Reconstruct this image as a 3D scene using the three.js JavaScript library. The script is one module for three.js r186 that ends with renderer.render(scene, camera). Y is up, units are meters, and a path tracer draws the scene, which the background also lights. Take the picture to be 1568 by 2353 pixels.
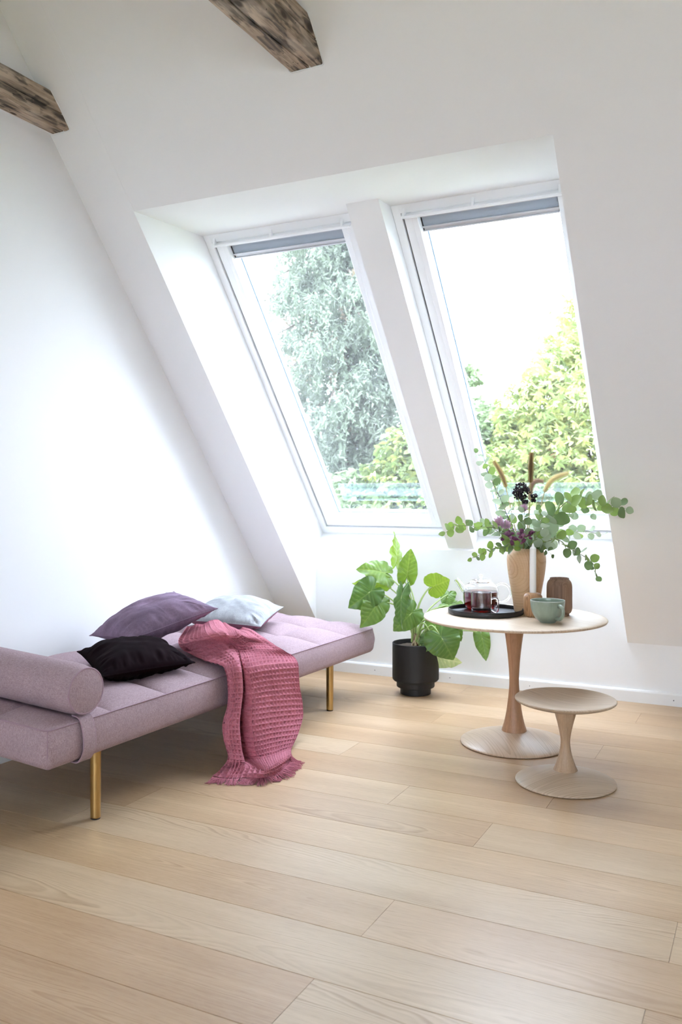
import * as THREE from 'three';
import { mergeGeometries, mergeVertices, toCreasedNormals } from 'three/addons/utils/BufferGeometryUtils.js';
import { RoundedBoxGeometry } from 'three/addons/geometries/RoundedBoxGeometry.js';

// ------------------------------------------------------------------ camera, sky, exposure
const scene = new THREE.Scene();
const EYE = 1.10, YAW = THREE.MathUtils.degToRad(26.6), FOCAL = 1991, HORIZON = 1127;
const camera = new THREE.PerspectiveCamera(2 * THREE.MathUtils.radToDeg(Math.atan(2353 / 2 / FOCAL)), 1568 / 2353, 0.05, 200);
camera.position.set(0, EYE, 0);
camera.rotation.y = YAW;
camera.setViewOffset(1568, 2353, 0, 2353 / 2 - HORIZON, 1568, 2353);   // lens shifted down, verticals stay vertical
scene.background = new THREE.Color().setRGB(0.82, 0.94, 1.14);            // even white overcast sky
scene.backgroundIntensity = 1;
camera.focus = 3.2; camera.userData.fStop = 4.5;
const renderer = new THREE.WebGLRenderer({ antialias: true });
renderer.toneMapping = THREE.LinearToneMapping;
renderer.toneMappingExposure = 14.2;
renderer.shadowMap.enabled = true;

// ------------------------------------------------------------------ helpers
let seedState = 7;
function rnd() { seedState = (seedState * 1664525 + 1013904223) >>> 0; return seedState / 4294967296; }
const rr = (a, b) => a + (b - a) * rnd();
const { lerp, clamp, smoothstep, degToRad: D2R } = THREE.MathUtils;
const V3 = (a, b, c) => new THREE.Vector3(a, b, c);
const vec = (a) => new THREE.Vector3(a[0], a[1], a[2]);
function hash(x, y, z) { let h = (x * 374761393 + y * 668265263 + z * 2147483647) | 0; h = Math.imul(h ^ (h >>> 13), 1274126177); h ^= h >>> 16; return (h >>> 0) / 4294967296; }
function vn(x, y, s = 0) {
  const ix = Math.floor(x), iy = Math.floor(y); let fx = x - ix, fy = y - iy; fx = fx * fx * (3 - 2 * fx); fy = fy * fy * (3 - 2 * fy);
  const a = hash(ix, iy, s), b = hash(ix + 1, iy, s), c = hash(ix, iy + 1, s), d = hash(ix + 1, iy + 1, s);
  return a + (b - a) * fx + (c - a) * fy + (a - b - c + d) * fx * fy;
}
function vn3(x, y, z, s = 0) {
  const iz = Math.floor(z); let fz = z - iz; fz = fz * fz * (3 - 2 * fz);
  return lerp(vn(x, y, s + iz * 131), vn(x, y, s + (iz + 1) * 131), fz);
}
function fbm(x, y, s = 0, o = 4) { let v = 0, a = 0.5, n = 0; for (let i = 0; i < o; i++) { v += a * vn(x, y, s + i * 17); n += a; x *= 2.03; y *= 2.03; a *= 0.5; } return v / n; }
const used = {};
function numbered(name) { const k = used[name] = (used[name] ?? -1) + 1; return k ? name + '_' + String(k).padStart(3, '0') : name; }
function tag(o, label, category, group) { o.userData.label = label; o.userData.category = category; if (group) o.userData.group = group; return o; }
function thing(name, label, category, pos = [0, 0, 0], turn = 0, group) {
  const o = new THREE.Group(); o.name = numbered(name); o.position.set(...pos); o.rotation.y = turn; scene.add(o);
  return tag(o, label, category, group);
}
function part(parent, name, geo, mat, label) { const m = new THREE.Mesh(geo, mat); m.name = name; if (label) m.userData.label = label; parent.add(m); return m; }
function struct(name, geo, mat) { const o = geo ? new THREE.Mesh(geo, mat) : new THREE.Group(); o.name = name; o.userData.kind = 'structure'; scene.add(o); return o; }
function tex(w, h, fn, srgb = true) {            // fn(u, v, x, y) -> [r, g, b] 0..1 or grey
  const d = new Uint8Array(w * h * 4);
  for (let y = 0, i = 0; y < h; y++) for (let x = 0; x < w; x++, i += 4) {
    const c = fn((x + 0.5) / w, (y + 0.5) / h, x, y), g = typeof c === 'number';
    d[i] = clamp(g ? c : c[0], 0, 1) * 255; d[i + 1] = clamp(g ? c : c[1], 0, 1) * 255; d[i + 2] = clamp(g ? c : c[2], 0, 1) * 255; d[i + 3] = 255;
  }
  const t = new THREE.DataTexture(d, w, h); t.wrapS = t.wrapT = THREE.RepeatWrapping; t.magFilter = THREE.LinearFilter; t.minFilter = THREE.LinearMipmapLinearFilter; t.generateMipmaps = true;
  if (srgb) t.colorSpace = THREE.SRGBColorSpace; t.needsUpdate = true; return t;
}
const rep = (t, x, y) => { const c = t.clone(); c.repeat.set(x, y); c.needsUpdate = true; return c; };
const hex = (h) => [(h >> 16 & 255) / 255, (h >> 8 & 255) / 255, (h & 255) / 255];
const mixc = (a, b, t) => [a[0] + (b[0] - a[0]) * t, a[1] + (b[1] - a[1]) * t, a[2] + (b[2] - a[2]) * t];
const std = (o) => new THREE.MeshStandardMaterial(o);
const phy = (o) => new THREE.MeshPhysicalMaterial(o);
function gridGeo(nu, nv, fn, closedU = false) {   // fn(u, v) -> Vector3 ; uv = (u, v)
  const p = [], uv = [], ix = [];
  for (let j = 0; j <= nv; j++) for (let i = 0; i <= nu; i++) { const q = fn(i / nu, j / nv, i, j); p.push(q.x, q.y, q.z); uv.push(q.u ?? i / nu, q.v ?? j / nv); }
  for (let j = 0; j < nv; j++) for (let i = 0; i < nu; i++) { const a = j * (nu + 1) + i, b = a + 1, c = a + nu + 1, d = c + 1; ix.push(a, b, d, a, d, c); }
  const g = new THREE.BufferGeometry(); g.setAttribute('position', new THREE.Float32BufferAttribute(p, 3)); g.setAttribute('uv', new THREE.Float32BufferAttribute(uv, 2)); g.setIndex(ix); g.computeVertexNormals();
  if (closedU) { const n = g.attributes.normal; for (let j = 0; j <= nv; j++) { const a = j * (nu + 1), b = a + nu; const m = V3(n.getX(a) + n.getX(b), n.getY(a) + n.getY(b), n.getZ(a) + n.getZ(b)).normalize(); n.setXYZ(a, m.x, m.y, m.z); n.setXYZ(b, m.x, m.y, m.z); } }
  return g;
}
function lathe(pts, seg = 64) { return new THREE.LatheGeometry(pts.map((p) => new THREE.Vector2(p[0], p[1])), seg); }
function latheSmooth(ctrl, n = 60, seg = 64) {    // smooth profile through control points
  const c = new THREE.CatmullRomCurve3(ctrl.map((p) => V3(p[0], p[1], 0)), false, 'centripetal');
  return lathe(c.getPoints(n).map((p) => [Math.max(0, p.x), p.y]), seg);
}
function tube(pts, r, seg = 16, rad = 6, r1 = r) {
  const c = new THREE.CatmullRomCurve3(pts.map((p) => p.isVector3 ? p : vec(p))), g = new THREE.TubeGeometry(c, seg, 1, rad, false), P = g.attributes.position;
  for (let j = 0; j <= seg; j++) { const o = c.getPointAt(j / seg), R = lerp(r, r1, j / seg); for (let i = 0; i <= rad; i++) { const k = j * (rad + 1) + i; P.setXYZ(k, o.x + (P.getX(k) - o.x) * R, o.y + (P.getY(k) - o.y) * R, o.z + (P.getZ(k) - o.z) * R); } }
  return g;
}
function extrudeX(poly, x0, x1) {                 // polygon of [z, y] extruded along x
  const s = new THREE.Shape(poly.map((p) => new THREE.Vector2(-p[0], p[1])));
  const g = new THREE.ExtrudeGeometry(s, { depth: x1 - x0, bevelEnabled: false });
  g.rotateY(Math.PI / 2); g.translate(x0, 0, 0); return g;   // (shape x = -z) -> z
}
function box(x0, x1, y0, y1, z0, z1, r = 0) {
  const w = x1 - x0, h = y1 - y0, d = z1 - z0, g = r ? new RoundedBoxGeometry(w, h, d, 2, r) : new THREE.BoxGeometry(w, h, d);
  g.translate((x0 + x1) / 2, (y0 + y1) / 2, (z0 + z1) / 2); return g;
}
const merge = (list) => mergeGeometries(list.map((g) => { const h = g.index ? g.toNonIndexed() : g; for (const k of Object.keys(h.attributes)) if (!['position', 'normal', 'uv'].includes(k)) h.deleteAttribute(k); h.clearGroups?.(); return h; }));
const flatNormals = (g) => { const h = g.index ? g.toNonIndexed() : g; h.computeVertexNormals(); return h; };

// ------------------------------------------------------------------ wood
// Solid wood: growth rings round a wandering heart line, coloured between early and late wood.
function woodAt(x, y, z, o) {                     // grain runs along x
  const wob = o.wob ?? 0.012, f = o.wf ?? 3;
  const yy = y - (o.y0 ?? 0) + wob * (vn3(x * f * 0.35, y * f * 1.4, z * f * 1.4, o.seed) - 0.5) * 2, zz = z - (o.z0 ?? 0) + wob * (vn3(x * f * 0.35 + 9, y * f * 1.4, z * f * 1.4 + 5, o.seed + 3) - 0.5) * 2;
  const r = Math.hypot(yy, zz) / o.ring, k = r + 0.6 * (vn(r * 0.8, x * 0.5, o.seed + 8) - 0.5), fr = k - Math.floor(k);
  let late = smoothstep(fr, 0.35, 0.9) * (1 - smoothstep(fr, 0.93, 1));
  late *= 0.45 + 0.75 * hash(Math.floor(k), 3, o.seed);
  const pore = Math.pow(vn3(x * 18, y * (o.pf ?? 420), z * (o.pf ?? 420), o.seed + 21), 4), ff = o.ff ?? 600, fine = vn3(x * 9, y * ff, z * ff, o.seed + 5) - 0.5, broad = vn3(x * 1.3, y * 14, z * 14, o.seed + 30) - 0.5;
  return clamp(0.1 + late * (o.contrast ?? 0.6) + pore * (o.pores ?? 0.25) + fine * (o.fine ?? 0.18) + broad * (o.broad ?? 0.3), 0, 1);
}
// ------------------------------------------------------------------ materials
const plasterBump = tex(512, 512, (u, v) => 0.5 + 0.5 * (fbm(u * 40, v * 40, 3, 3) - 0.5), false);
const M = {};
M.wall = std({ color: 0xf1f1f0, roughness: 0.92 });
M.paint = std({ color: 0xf4f5f6, roughness: 0.38 });
M.trim = std({ color: 0xeeeeec, roughness: 0.45 });
M.gap = std({ color: 0x3c3d40, roughness: 0.8 });
M.spacer = std({ color: 0x50708e, roughness: 0.4, metalness: 0.3 });
M.pane = phy({ color: 0xffffff, roughness: 0.09, transmission: 1, thickness: 0, ior: 1.5, side: THREE.DoubleSide });
M.dustyPane = phy({ color: 0xffffff, roughness: 0.13, transmission: 1, thickness: 0, ior: 1.5, side: THREE.DoubleSide });
M.dark = std({ color: 0x141313, roughness: 0.9 });

// Oak planks: five boards sawn from different logs, 2.4 m x 0.22 m each.
const oakLight = hex(0xd3bb9a), oakDark = hex(0x987a58);
const oak = [0, 1, 2, 3, 4, 5].map((k) => tex(2048, 256, (u, v) => {
  // a board cut at a shallow distance from the heart: where that distance drifts the rings run out into cathedral figures
  const x = u * 2.4, y = (v - 0.5) * 0.215, s = 100 + k * 40, flat = k % 3 !== 0;
  const z = (flat ? 0.014 : 0.09) + (flat ? 0.022 : 0.03) * (fbm(x * 1.3 + k * 3.3, 1.5, s, 2) - 0.45) * 2 + 0.004 * (vn(x * 5, y * 9, s + 2) - 0.5);
  const yy = y - (flat ? 0.05 * (hash(k, 1, 9) - 0.5) : 0.11) + 0.022 * (vn(x * 1.1, 0.5, s + 4) - 0.5) + 0.011 * (vn(x * 4.5, y * 20, s + 6) - 0.5) + 0.003 * (vn(x * 20, y * 60, s + 7) - 0.5);
  const r = Math.hypot(yy, z * 1.3) / (0.0026 + 0.0016 * vn(x * 0.3, y * 8, s + 8)), n = Math.floor(r), f = r - n;
  const band = (0.25 + 0.75 * hash(n, k, 31)) * smoothstep(f, 0.15, 0.75) * (1 - smoothstep(f, 0.82, 1)), pore = Math.pow(vn(x * 34, y * 900, s + 11), 3) * (0.25 + band), ray = vn(x * 55, y * 260, s + 13) - 0.5, cloud = fbm(x * 2.2, y * 11, s + 17, 3) - 0.5;
  return mixc(oakLight, oakDark, clamp(0.2 + (0.13 + 0.25 * smoothstep(fbm(x * 1.7, y * 9, s + 19, 2), 0.42, 0.66)) * band + 0.3 * pore + 0.08 * ray + 0.4 * cloud, 0, 1));
}));
const oakTint = [0xffffff, 0xf7f0ea, 0xefe7df, 0xfffaf4, 0xf3e9df, 0xf9f2e8];
const oakMats = []; for (let k = 0; k < 6; k++) for (let q = 0; q < 3; q++) oakMats.push(std({ map: oak[k], color: oakTint[(k * 2 + q) % 6], roughness: 0.36, bumpMap: oak[k], bumpScale: 0.00004 }));

// ------------------------------------------------------------------ the shell
const TAN = Math.tan(D2R(50)), KY = 0.305, KZ = -4.718, XL = -2.784, XR = 2.784;
const slopeZ = (y) => KZ + (y - KY) / TAN;         // inner face of the roof slope
const NX0 = -2.536, NX1 = -0.688;                  // window recess, side to side
const RX1 = 1.7;                                   // the opposite slope has a longer row of windows
const TH = 0.54 / Math.sin(D2R(50));               // roof thickness measured along z
function roofSide(turned, NX0, NX1) {
  const top = 3.6, L = [[slopeZ(top), top], [slopeZ(KY), KY], [slopeZ(KY) - TH, KY], [slopeZ(top) - TH, top]];
  const head = [[-3.016, 2.335], [slopeZ(top), top], [slopeZ(top) - TH, top], [-3.54 - 0.16, 2.362 + 0.02], [-3.54, 2.361]];
  const g = merge([extrudeX(L, XL - 0.2, NX0), extrudeX(L, NX1, XR + 0.2), extrudeX(head, NX0, NX1)]);
  const w = struct(turned ? 'wall_slope_back' : 'wall_slope_front', flatNormals(g), M.wall);
  const sill = [[KZ, 0], [KZ, 0.758], [-4.822, 0.839], [-5.0, 0.80], [-5.25, 0.60], [-5.25, 0]];
  const low = [[KZ, 0], [KZ, KY], [-5.25, KY], [-5.25, 0]];
  const k = struct(turned ? 'wall_back' : 'wall_front', flatNormals(merge([extrudeX(sill, NX0, NX1), extrudeX(low, XL - 0.2, NX0), extrudeX(low, NX1, XR + 0.2)])), M.wall);
  const b = struct(turned ? 'baseboard_back' : 'baseboard_front', flatNormals(merge([extrudeX([[KZ, 0.0], [KZ, 0.066], [KZ + 0.009, 0.066], [KZ + 0.012, 0.062], [KZ + 0.0145, 0.056], [KZ + 0.0145, 0]], XL, XR)])), M.trim);
  if (turned) for (const o of [w, k, b]) o.rotation.y = Math.PI;
}
roofSide(false, NX0, NX1); roofSide(true, NX0, RX1);
struct('ceiling', box(XL - 0.2, XR + 0.2, 3.4, 3.6, -2.6, 2.6), M.wall);
const gable = (y0, y1) => { const o = 0.3, a = slopeZ(y0) - o, b = slopeZ(y1) - o; return [[a, y0], [-a, y0], [-b, y1], [b, y1]]; };
struct('wall_left', flatNormals(merge([extrudeX(gable(0.2, 2.63), XL - 0.25, XL), extrudeX(gable(2.63, 3.55), XL - 0.25, XL + 0.049), extrudeX([[-5.0, -0.2], [5.0, -0.2], [5.0, 0.2], [-5.0, 0.2]], XL - 0.25, XL)])), M.wall);
struct('wall_right', flatNormals(merge([extrudeX(gable(0.2, 3.55), XR, XR + 0.25), extrudeX([[-5.0, -0.2], [5.0, -0.2], [5.0, 0.2], [-5.0, 0.2]], XR, XR + 0.25)])), M.wall);
{ // nail heads left in the baseboard
  const bb = scene.getObjectByName('baseboard_front');
  for (const x of [-2.13, -1.66, -1.2, -0.46]) { const g = new THREE.SphereGeometry(0.0028, 8, 6); g.scale(1, 1, 0.4); g.translate(x, 0.03, KZ + 0.0145); part(bb, 'nail_head', g, M.gap); }
}

// ------------------------------------------------------------------ floor of oak planks
{
  const floor = struct('floor', box(XL - 0.2, XR + 0.2, -0.22, -0.016, -5.3, 5.3), M.dark);
  const PW = 0.2135, z00 = -2.1465;
  // end joints read off the photograph: row (counted from the joint line at z00) -> x
  const joints = { 0: [-0.913], 1: [-0.245], 2: [-0.928], '-3': [-0.834], '-4': [-1.215], '-5': [-0.708, -2.5], '-8': [-0.66], '-11': [-0.589] };
  for (let row = -12; row <= 32; row++) {
    const z0 = z00 + row * PW, z1 = z0 + PW;
    if (z0 > 4.72 || z1 < KZ - 0.01) continue;
    const cuts = [XL]; let js = joints[row] ?? [rr(-2.2, 0.6)];
    let x = js[0]; while (x > XL + 0.3) { cuts.push(x); x -= 2.2; }
    x = js[0] + rr(1.9, 2.3); while (x < XR - 0.3) { cuts.push(x); x += rr(1.9, 2.3); }
    cuts.push(XR); cuts.sort((a, b) => a - b);
    for (let i = 0; i + 1 < cuts.length; i++) {
      const a = cuts[i] + 0.0005, b = cuts[i + 1] - 0.0005, c = 0.0006, zz0 = Math.max(z0, KZ + 0.001) + 0.0006, zz1 = Math.min(z1, 4.71) - 0.0006;
      const g = extrudeX([[zz0, -0.016], [zz0, -c], [zz0 + c, 0], [zz1 - c, 0], [zz1, -c], [zz1, -0.016]], a, b);
      const P = g.attributes.position, uv = g.attributes.uv, len = (b - a) / 2.42, ou = rnd() * Math.max(0, 1 - len), flip = rnd() < 0.5 ? -1 : 1;
      for (let q = 0; q < P.count; q++) uv.setXY(q, ou + (flip > 0 ? P.getX(q) - a : b - P.getX(q)) / 2.42, 0.5 + (P.getZ(q) - (z0 + z1) / 2) / PW * 0.985);
      part(floor, numbered('plank'), flatNormals(g), oakMats[Math.floor(rnd() * oakMats.length)]);
    }
  }
}

// ------------------------------------------------------------------ roof windows
// Window axes: x along the wall, y up the slope, z into the room; the origin lies where slope and knee wall meet.
function onSlope(o) { o.position.set(0, KY, KZ); o.rotation.x = D2R(40); return o; }
function rectRing(x0, x1, y0, y1, b, z0, z1, r = 0.003) {
  const [l, rgt, t, d] = b;
  return merge([box(x0, x0 + l, y0, y1, z0, z1, r), box(x1 - rgt, x1, y0, y1, z0, z1, r), box(x0 + l * 0.5, x1 - rgt * 0.5, y0, y0 + d, z0, z1 - 0.0004, r), box(x0 + l * 0.5, x1 - rgt * 0.5, y1 - t, y1, z0, z1 - 0.0004, r)]);
}
function roofWindow(n, x0, x1) {
  const w = onSlope(struct('window_' + n)), y0 = 0.342, y1 = 2.335;
  part(w, 'outer_frame', rectRing(x0, x1, y0, y1, [0.038, 0.038, 0.04, 0.052], -0.56, -0.414), M.paint);
  part(w, 'frame_gasket', rectRing(x0 + 0.030, x1 - 0.030, y0 + 0.04, y1 - 0.03, [0.02, 0.02, 0.03, 0.03], -0.55, -0.436), M.gap, 'dark gap between frame and sash');
  const sx0 = x0 + 0.044, sx1 = x1 - 0.044, sy0 = y0 + 0.058, sy1 = y1 - 0.01;
  part(w, 'sash', rectRing(sx0, sx1, sy0, sy1, [0.068, 0.068, 0.046, 0.040], -0.54, -0.421, 0.006), M.paint);
  part(w, 'sash_bead', rectRing(sx0 + 0.040, sx1 - 0.040, sy0 + 0.022, sy1 - 0.022, [0.027, 0.027, 0.0235, 0.018], -0.5, -0.4165, 0.004), M.paint);
  const gx0 = sx0 + 0.068, gx1 = sx1 - 0.068, gy0 = sy0 + 0.041, gy1 = sy1 - 0.046;
  part(w, 'glazing_spacer', rectRing(gx0, gx1, gy0 + 0.005, gy1, [0.0045, 0.0045, 0.0045, 0.0045], -0.5015, -0.4945, 0.0005), M.spacer, 'blue grey spacer strip round the glass');
  const pane = new THREE.PlaneGeometry(gx1 - gx0 + 0.02, gy1 - gy0 + 0.02); pane.translate((gx0 + gx1) / 2, (gy0 + gy1) / 2, -0.494);
  part(w, 'glass_pane', pane, n === 1 ? M.dustyPane : M.pane, n === 1 ? 'glass pane with dried rain drops' : 'clear glass pane');
  // ventilation flap across the head: a back plate, a shadow gap and a round pull bar on brackets
  part(w, 'ventilation_flap', box(sx0 + 0.002, sx1 - 0.002, sy1 - 0.034, sy1 + 0.006, -0.436, -0.424, 0.002), M.paint);
  const bar = new THREE.CylinderGeometry(0.0068, 0.0068, sx1 - sx0 - 0.012, 20); bar.rotateZ(Math.PI / 2); bar.translate((sx0 + sx1) / 2, sy1 - 0.041, -0.392); part(w, 'pull_bar', bar, M.paint);
  part(w, 'flap_lip', box(sx0 + 0.004, sx1 - 0.004, sy1 - 0.0385, sy1 - 0.034, -0.432, -0.388, 0.001), M.paint);
  for (const f of [0.0, 0.44, 0.955]) { const xx = lerp(sx0 + 0.008, sx1 - 0.022, f); part(w, 'flap_bracket', extrudeX([[-0.425, sy1 + 0.002], [-0.425, sy1 - 0.04], [-0.388, sy1 - 0.044], [-0.386, sy1 - 0.034], [-0.405, sy1 - 0.016]], xx, xx + 0.012), M.paint); }
  const plate = box(sx1 - 0.10, sx1 - 0.065, sy1 - 0.026, sy1 - 0.016, -0.425, -0.4228);
  part(w, 'rating_plate', plate, std({ color: 0xb9bec4, roughness: 0.4 }), 'small grey plate');
  return w;
}
const W1 = [NX0, -1.680], W2 = [-1.525, NX1];
roofWindow(1, ...W1); roofWindow(2, ...W2);
for (const [n, a] of [3, 4, 5, 6].map((n) => [n, [NX0 + (n - 3) * 1.075, NX0 + (n - 3) * 1.075 + 0.99]])) { // a row of the same windows in the opposite slope, behind the camera
  const w = roofWindow(n, ...a); w.rotation.set(D2R(40), 0, 0); w.rotation.order = 'YXZ'; w.rotation.y = Math.PI; w.position.set(0, KY, -KZ);
}
{ // boxed-in rafter between the two windows
  const poly = [[-0.308, 0.346], [-0.308, 2.425], [-0.56, 2.26], [-0.56, 0.346]];
  for (const turned of [false, true]) {
    const bars = turned ? [1, 2, 3].map((k) => extrudeX(poly, NX0 + k * 1.075 - 0.085, NX0 + k * 1.075)) : [extrudeX(poly, -1.680, -1.525)];
    const m = onSlope(struct('trim_' + (turned ? 2 : 1), flatNormals(merge(bars)), M.wall));
    if (turned) { m.rotation.order = 'YXZ'; m.rotation.y = Math.PI; m.position.z = -KZ; }
  }
}
{ // folded blinds at the head of each window
  const cloth = std({ color: 0xaab4c0, roughness: 0.75, bumpMap: tex(64, 64, (u, v) => vn(u * 4, v * 64, 4), false), bumpScale: 0.0004 }), rail = std({ color: 0xd9d9dd, roughness: 0.35, metalness: 0.25 });
  for (const [a, side] of [[W1, 'left-hand'], [W2, 'right-hand']]) {
    const x0 = a[0] + 0.111, x1 = a[1] - 0.111, t0 = 2.335 - 0.058;
    const b = tag(onSlope(new THREE.Group()), side === 'left-hand' ? 'grey roof window blind folded up above the tall conifer' : 'grey roof window blind folded up above the blank white sky', 'blind'); b.name = numbered('window_blind'); scene.add(b);
    part(b, 'head_rail', box(x0, x1, t0 - 0.016, t0, -0.482, -0.446, 0.003), std({ color: 0xb9bdc2, roughness: 0.4, metalness: 0.3 }));
    part(b, 'top_strip', box(x0, x1, t0 - 0.023, t0 - 0.016, -0.48, -0.440, 0.002), rail);
    part(b, 'pleated_cloth', box(x0 + 0.004, x1 - 0.004, t0 - 0.066, t0 - 0.022, -0.478, -0.447, 0.002), cloth, 'grey blue folded blind cloth');
    part(b, 'bottom_rail', merge([box(x0, x1, t0 - 0.073, t0 - 0.066, -0.48, -0.438, 0.002), box(x0 + 0.003, x1 - 0.003, t0 - 0.086, t0 - 0.072, -0.478, -0.447, 0.002), box(x0, x1, t0 - 0.092, t0 - 0.086, -0.48, -0.440, 0.002)]), rail);
    for (const xx of [x0, x1 - 0.007]) part(b, 'end_cap', box(xx, xx + 0.007, t0 - 0.09, t0 - 0.004, -0.481, -0.4455, 0.002), M.gap, 'dark end cap');
  }
}

// ------------------------------------------------------------------ old roof beams
{
  const tan = hex(0xb8a48e), pale = hex(0xd6c6b2), soot = hex(0x3c3733), umber = hex(0x85725f);
  const knots = []; for (let i = 0; i < 15; i++) knots.push([rnd() * 1.6, rnd() * 0.54, rr(0.008, 0.02)]);
  const timber = tex(2048, 512, (u, v) => {
    const x = u * 1.6, y = v * 0.54; let kd = 0, warp = 0;
    for (const [kx, ky, kr] of knots) { const d = Math.hypot((x - kx) * 0.55, y - ky); if (d < kr * 3.5) { warp += (y - ky) * Math.exp(-d * d / (kr * kr * 2)) * 0.9; kd = Math.max(kd, 1 - smoothstep(d, kr * 0.35, kr)); } }
    const yy = y - warp, grain = vn(x * 4, yy * 320, 11), rings = 0.5 + 0.5 * Math.sin((yy * 260 + 5 * vn(x * 1.2, yy * 9, 12)) * (1 + 0.2 * vn(x, yy * 3, 5)));
    const stain = smoothstep(fbm(x * 4.5, yy * 26, 21, 4), 0.5, 0.66), patch = smoothstep(fbm(x * 11, yy * 34, 41, 4), 0.52, 0.62), rub = smoothstep(fbm(x * 6, y * 12, 61, 3), 0.56, 0.72);
    let c = mixc(tan, umber, 0.3 * rings + 0.35 * (grain - 0.4)); c = mixc(c, soot, clamp(stain * 0.6 * (0.4 + grain) + patch * 0.6 * (0.4 + rings * 0.7) + 0.25 * smoothstep(vn(x * 30, yy * 420, 15), 0.6, 0.9), 0, 0.9)); c = mixc(c, pale, rub * 0.55); c = mixc(c, hex(0x2f2620), kd * 0.75);
    const hole = hash(Math.floor(x * 70), Math.floor(y * 90), 77); if (hole > 0.985) { const d = Math.hypot(x * 70 % 1 - 0.5, y * 90 % 1 - 0.5); c = mixc(c, soot, 1 - smoothstep(d, 0.1, 0.25)); }
    return c;
  });
  const old = std({ map: timber, roughness: 0.88, bumpMap: timber, bumpScale: 0.003 });
  const bead = std({ color: 0xf4f4f4, roughness: 0.7 });
  function beam(x0, x1, y0, y1, sd, label) {
    const w = x1 - x0, h = y1 - y0, zA = slopeZ(y0) - 0.06, zB = -zA, NZ = 360;
    const t = thing('ceiling_beam', label, 'beam', [(x0 + x1) / 2, y0, 0]);
    // ring of points round the section; the check (long drying crack) is a real groove that wanders along a face
    const g = gridGeo(34, NZ, (u, v, i, j) => {
      const z = lerp(zA, zB, v), cr = (0.1 + 0.32 * vn(z * 1.7, 0, sd)) * (z < 99 ? 1 : 1) * w - 0.18 * w, cw = 0.0030 * smoothstep(vn(z * 1.3, 5, sd + 2), 0.12, 0.4) + 0.0004, cd = 0.034;
      const cs = h * (0.45 + 0.25 * (vn(z * 1.1, 0, sd + 6) - 0.5)), csw = 0.003 * smoothstep(vn(z * 1.1, 9, sd + 4), 0.3, 0.55) + 0.0002;
      const W = w / 2, ch = 0.006 + 0.006 * vn(z * 6, 1, sd), ch2 = 0.005 + 0.007 * vn(z * 5, 7, sd);
      const pts = [[-W, h], [-W, h * 0.75], [-W, h * 0.5], [-W, h * 0.25], [-W, ch], [-W + ch * 0.3, ch * 0.3], [-W + ch, 0], [-W * 0.7, 0], [cr - 0.02, 0], [cr - cw - 0.002, 0], [cr - cw, 0.0004], [cr, cd * (cw > 0.001 ? 1 : 0)], [cr + cw, 0.0004], [cr + cw + 0.002, 0], [cr + 0.02, 0], [W * 0.62, 0], [W * 0.8, 0], [W - ch2, 0], [W - ch2 * 0.3, ch2 * 0.3], [W, ch2], [W, h * 0.2], [W, cs - 0.012], [W, cs - csw], [W - 0.009 * (csw > 0.0006 ? 1 : 0), cs], [W, cs + csw], [W, cs + 0.012], [W, h * 0.8], [W - 0.004, h * 0.95], [W - 0.012, h], [W * 0.5, h], [0, h], [-W * 0.5, h], [-W * 0.8, h], [-W * 0.95, h], [-W, h]];
      const q = pts[i], n1 = 0.0035 * (fbm(z * 5, i * 0.31, sd + 9, 3) - 0.5), p = V3(q[0] * (1 + n1 * 8), q[1] + n1, z); p.u = z / 1.6 + sd * 0.37; p.v = (i < 7 ? q[1] * -1 : i < 18 ? q[0] + W : i < 29 ? w + q[1] : w + h + (W - q[0])) / 0.54 + sd * 0.21; return p;
    });
    part(t, 'timber', toCreasedNormals(g, 0.55), old);
    // painted filler bead where the timber enters the plaster
    const e = (x, y) => [x, y, slopeZ(y0 + y) + 0.003], W = w / 2 + 0.0025;
    const ring = [e(-W, h), e(-W, h * 0.5), e(-W, 0.004), e(-W + 0.005, -0.003), e(0, -0.003), e(W - 0.005, -0.003), e(W, 0.004), e(W, h * 0.5), e(W - 0.004, h * 0.96)];
    const c = new THREE.CatmullRomCurve3(ring.map(vec), false, 'catmullrom', 0.1);
    part(t, 'filler_bead', new THREE.TubeGeometry(c, 90, 0.0022, 6), bead, 'white painted filler line');
    return t;
  }
  beam(-2.78, -2.672, 2.628, 2.757, 31, 'weathered timber beam running along the white gable wall');
  beam(-1.592, -1.455, 2.636, 2.775, 47, 'weathered timber beam with a long crack, clear of the gable wall');
}

// ------------------------------------------------------------------ daybed
const mauveTex = tex(512, 512, (u, v, x, y) => {
  const a = vn(u * 230, v * 50, 5), b = vn(u * 60, v * 230, 6), c = hash(x >> 1, y >> 1, 9), d = fbm(u * 9, v * 9, 8, 3);
  const k = clamp(0.5 + 0.42 * (a - 0.5) + 0.26 * (b - 0.5) + 0.3 * (c - 0.5) + 0.10 * (d - 0.5), 0, 1);
  return mixc(hex(0x836b71), hex(0xc2acb0), k);
});
const weaveBump = tex(256, 256, (u, v) => 0.5 + 0.25 * Math.sin(u * 6.283 * 64) * Math.sin(v * 6.283 * 64) + 0.3 * (vn(u * 128, v * 64, 2) - 0.5), false);
M.mauve = phy({ map: rep(mauveTex, 1 / 0.22, 1 / 0.22), roughness: 0.95, bumpMap: rep(weaveBump, 1 / 0.1, 1 / 0.1), bumpScale: 0.0006, sheen: 0.15, sheenColor: new THREE.Color(0xc9b4c0), sheenRoughness: 0.6 });
M.piping = std({ color: 0xa08590, roughness: 0.9 });
M.brass = std({ color: 0xbc9d68, metalness: 1, roughness: 0.3 });
M.black = std({ color: 0x161515, roughness: 0.55 });
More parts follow.
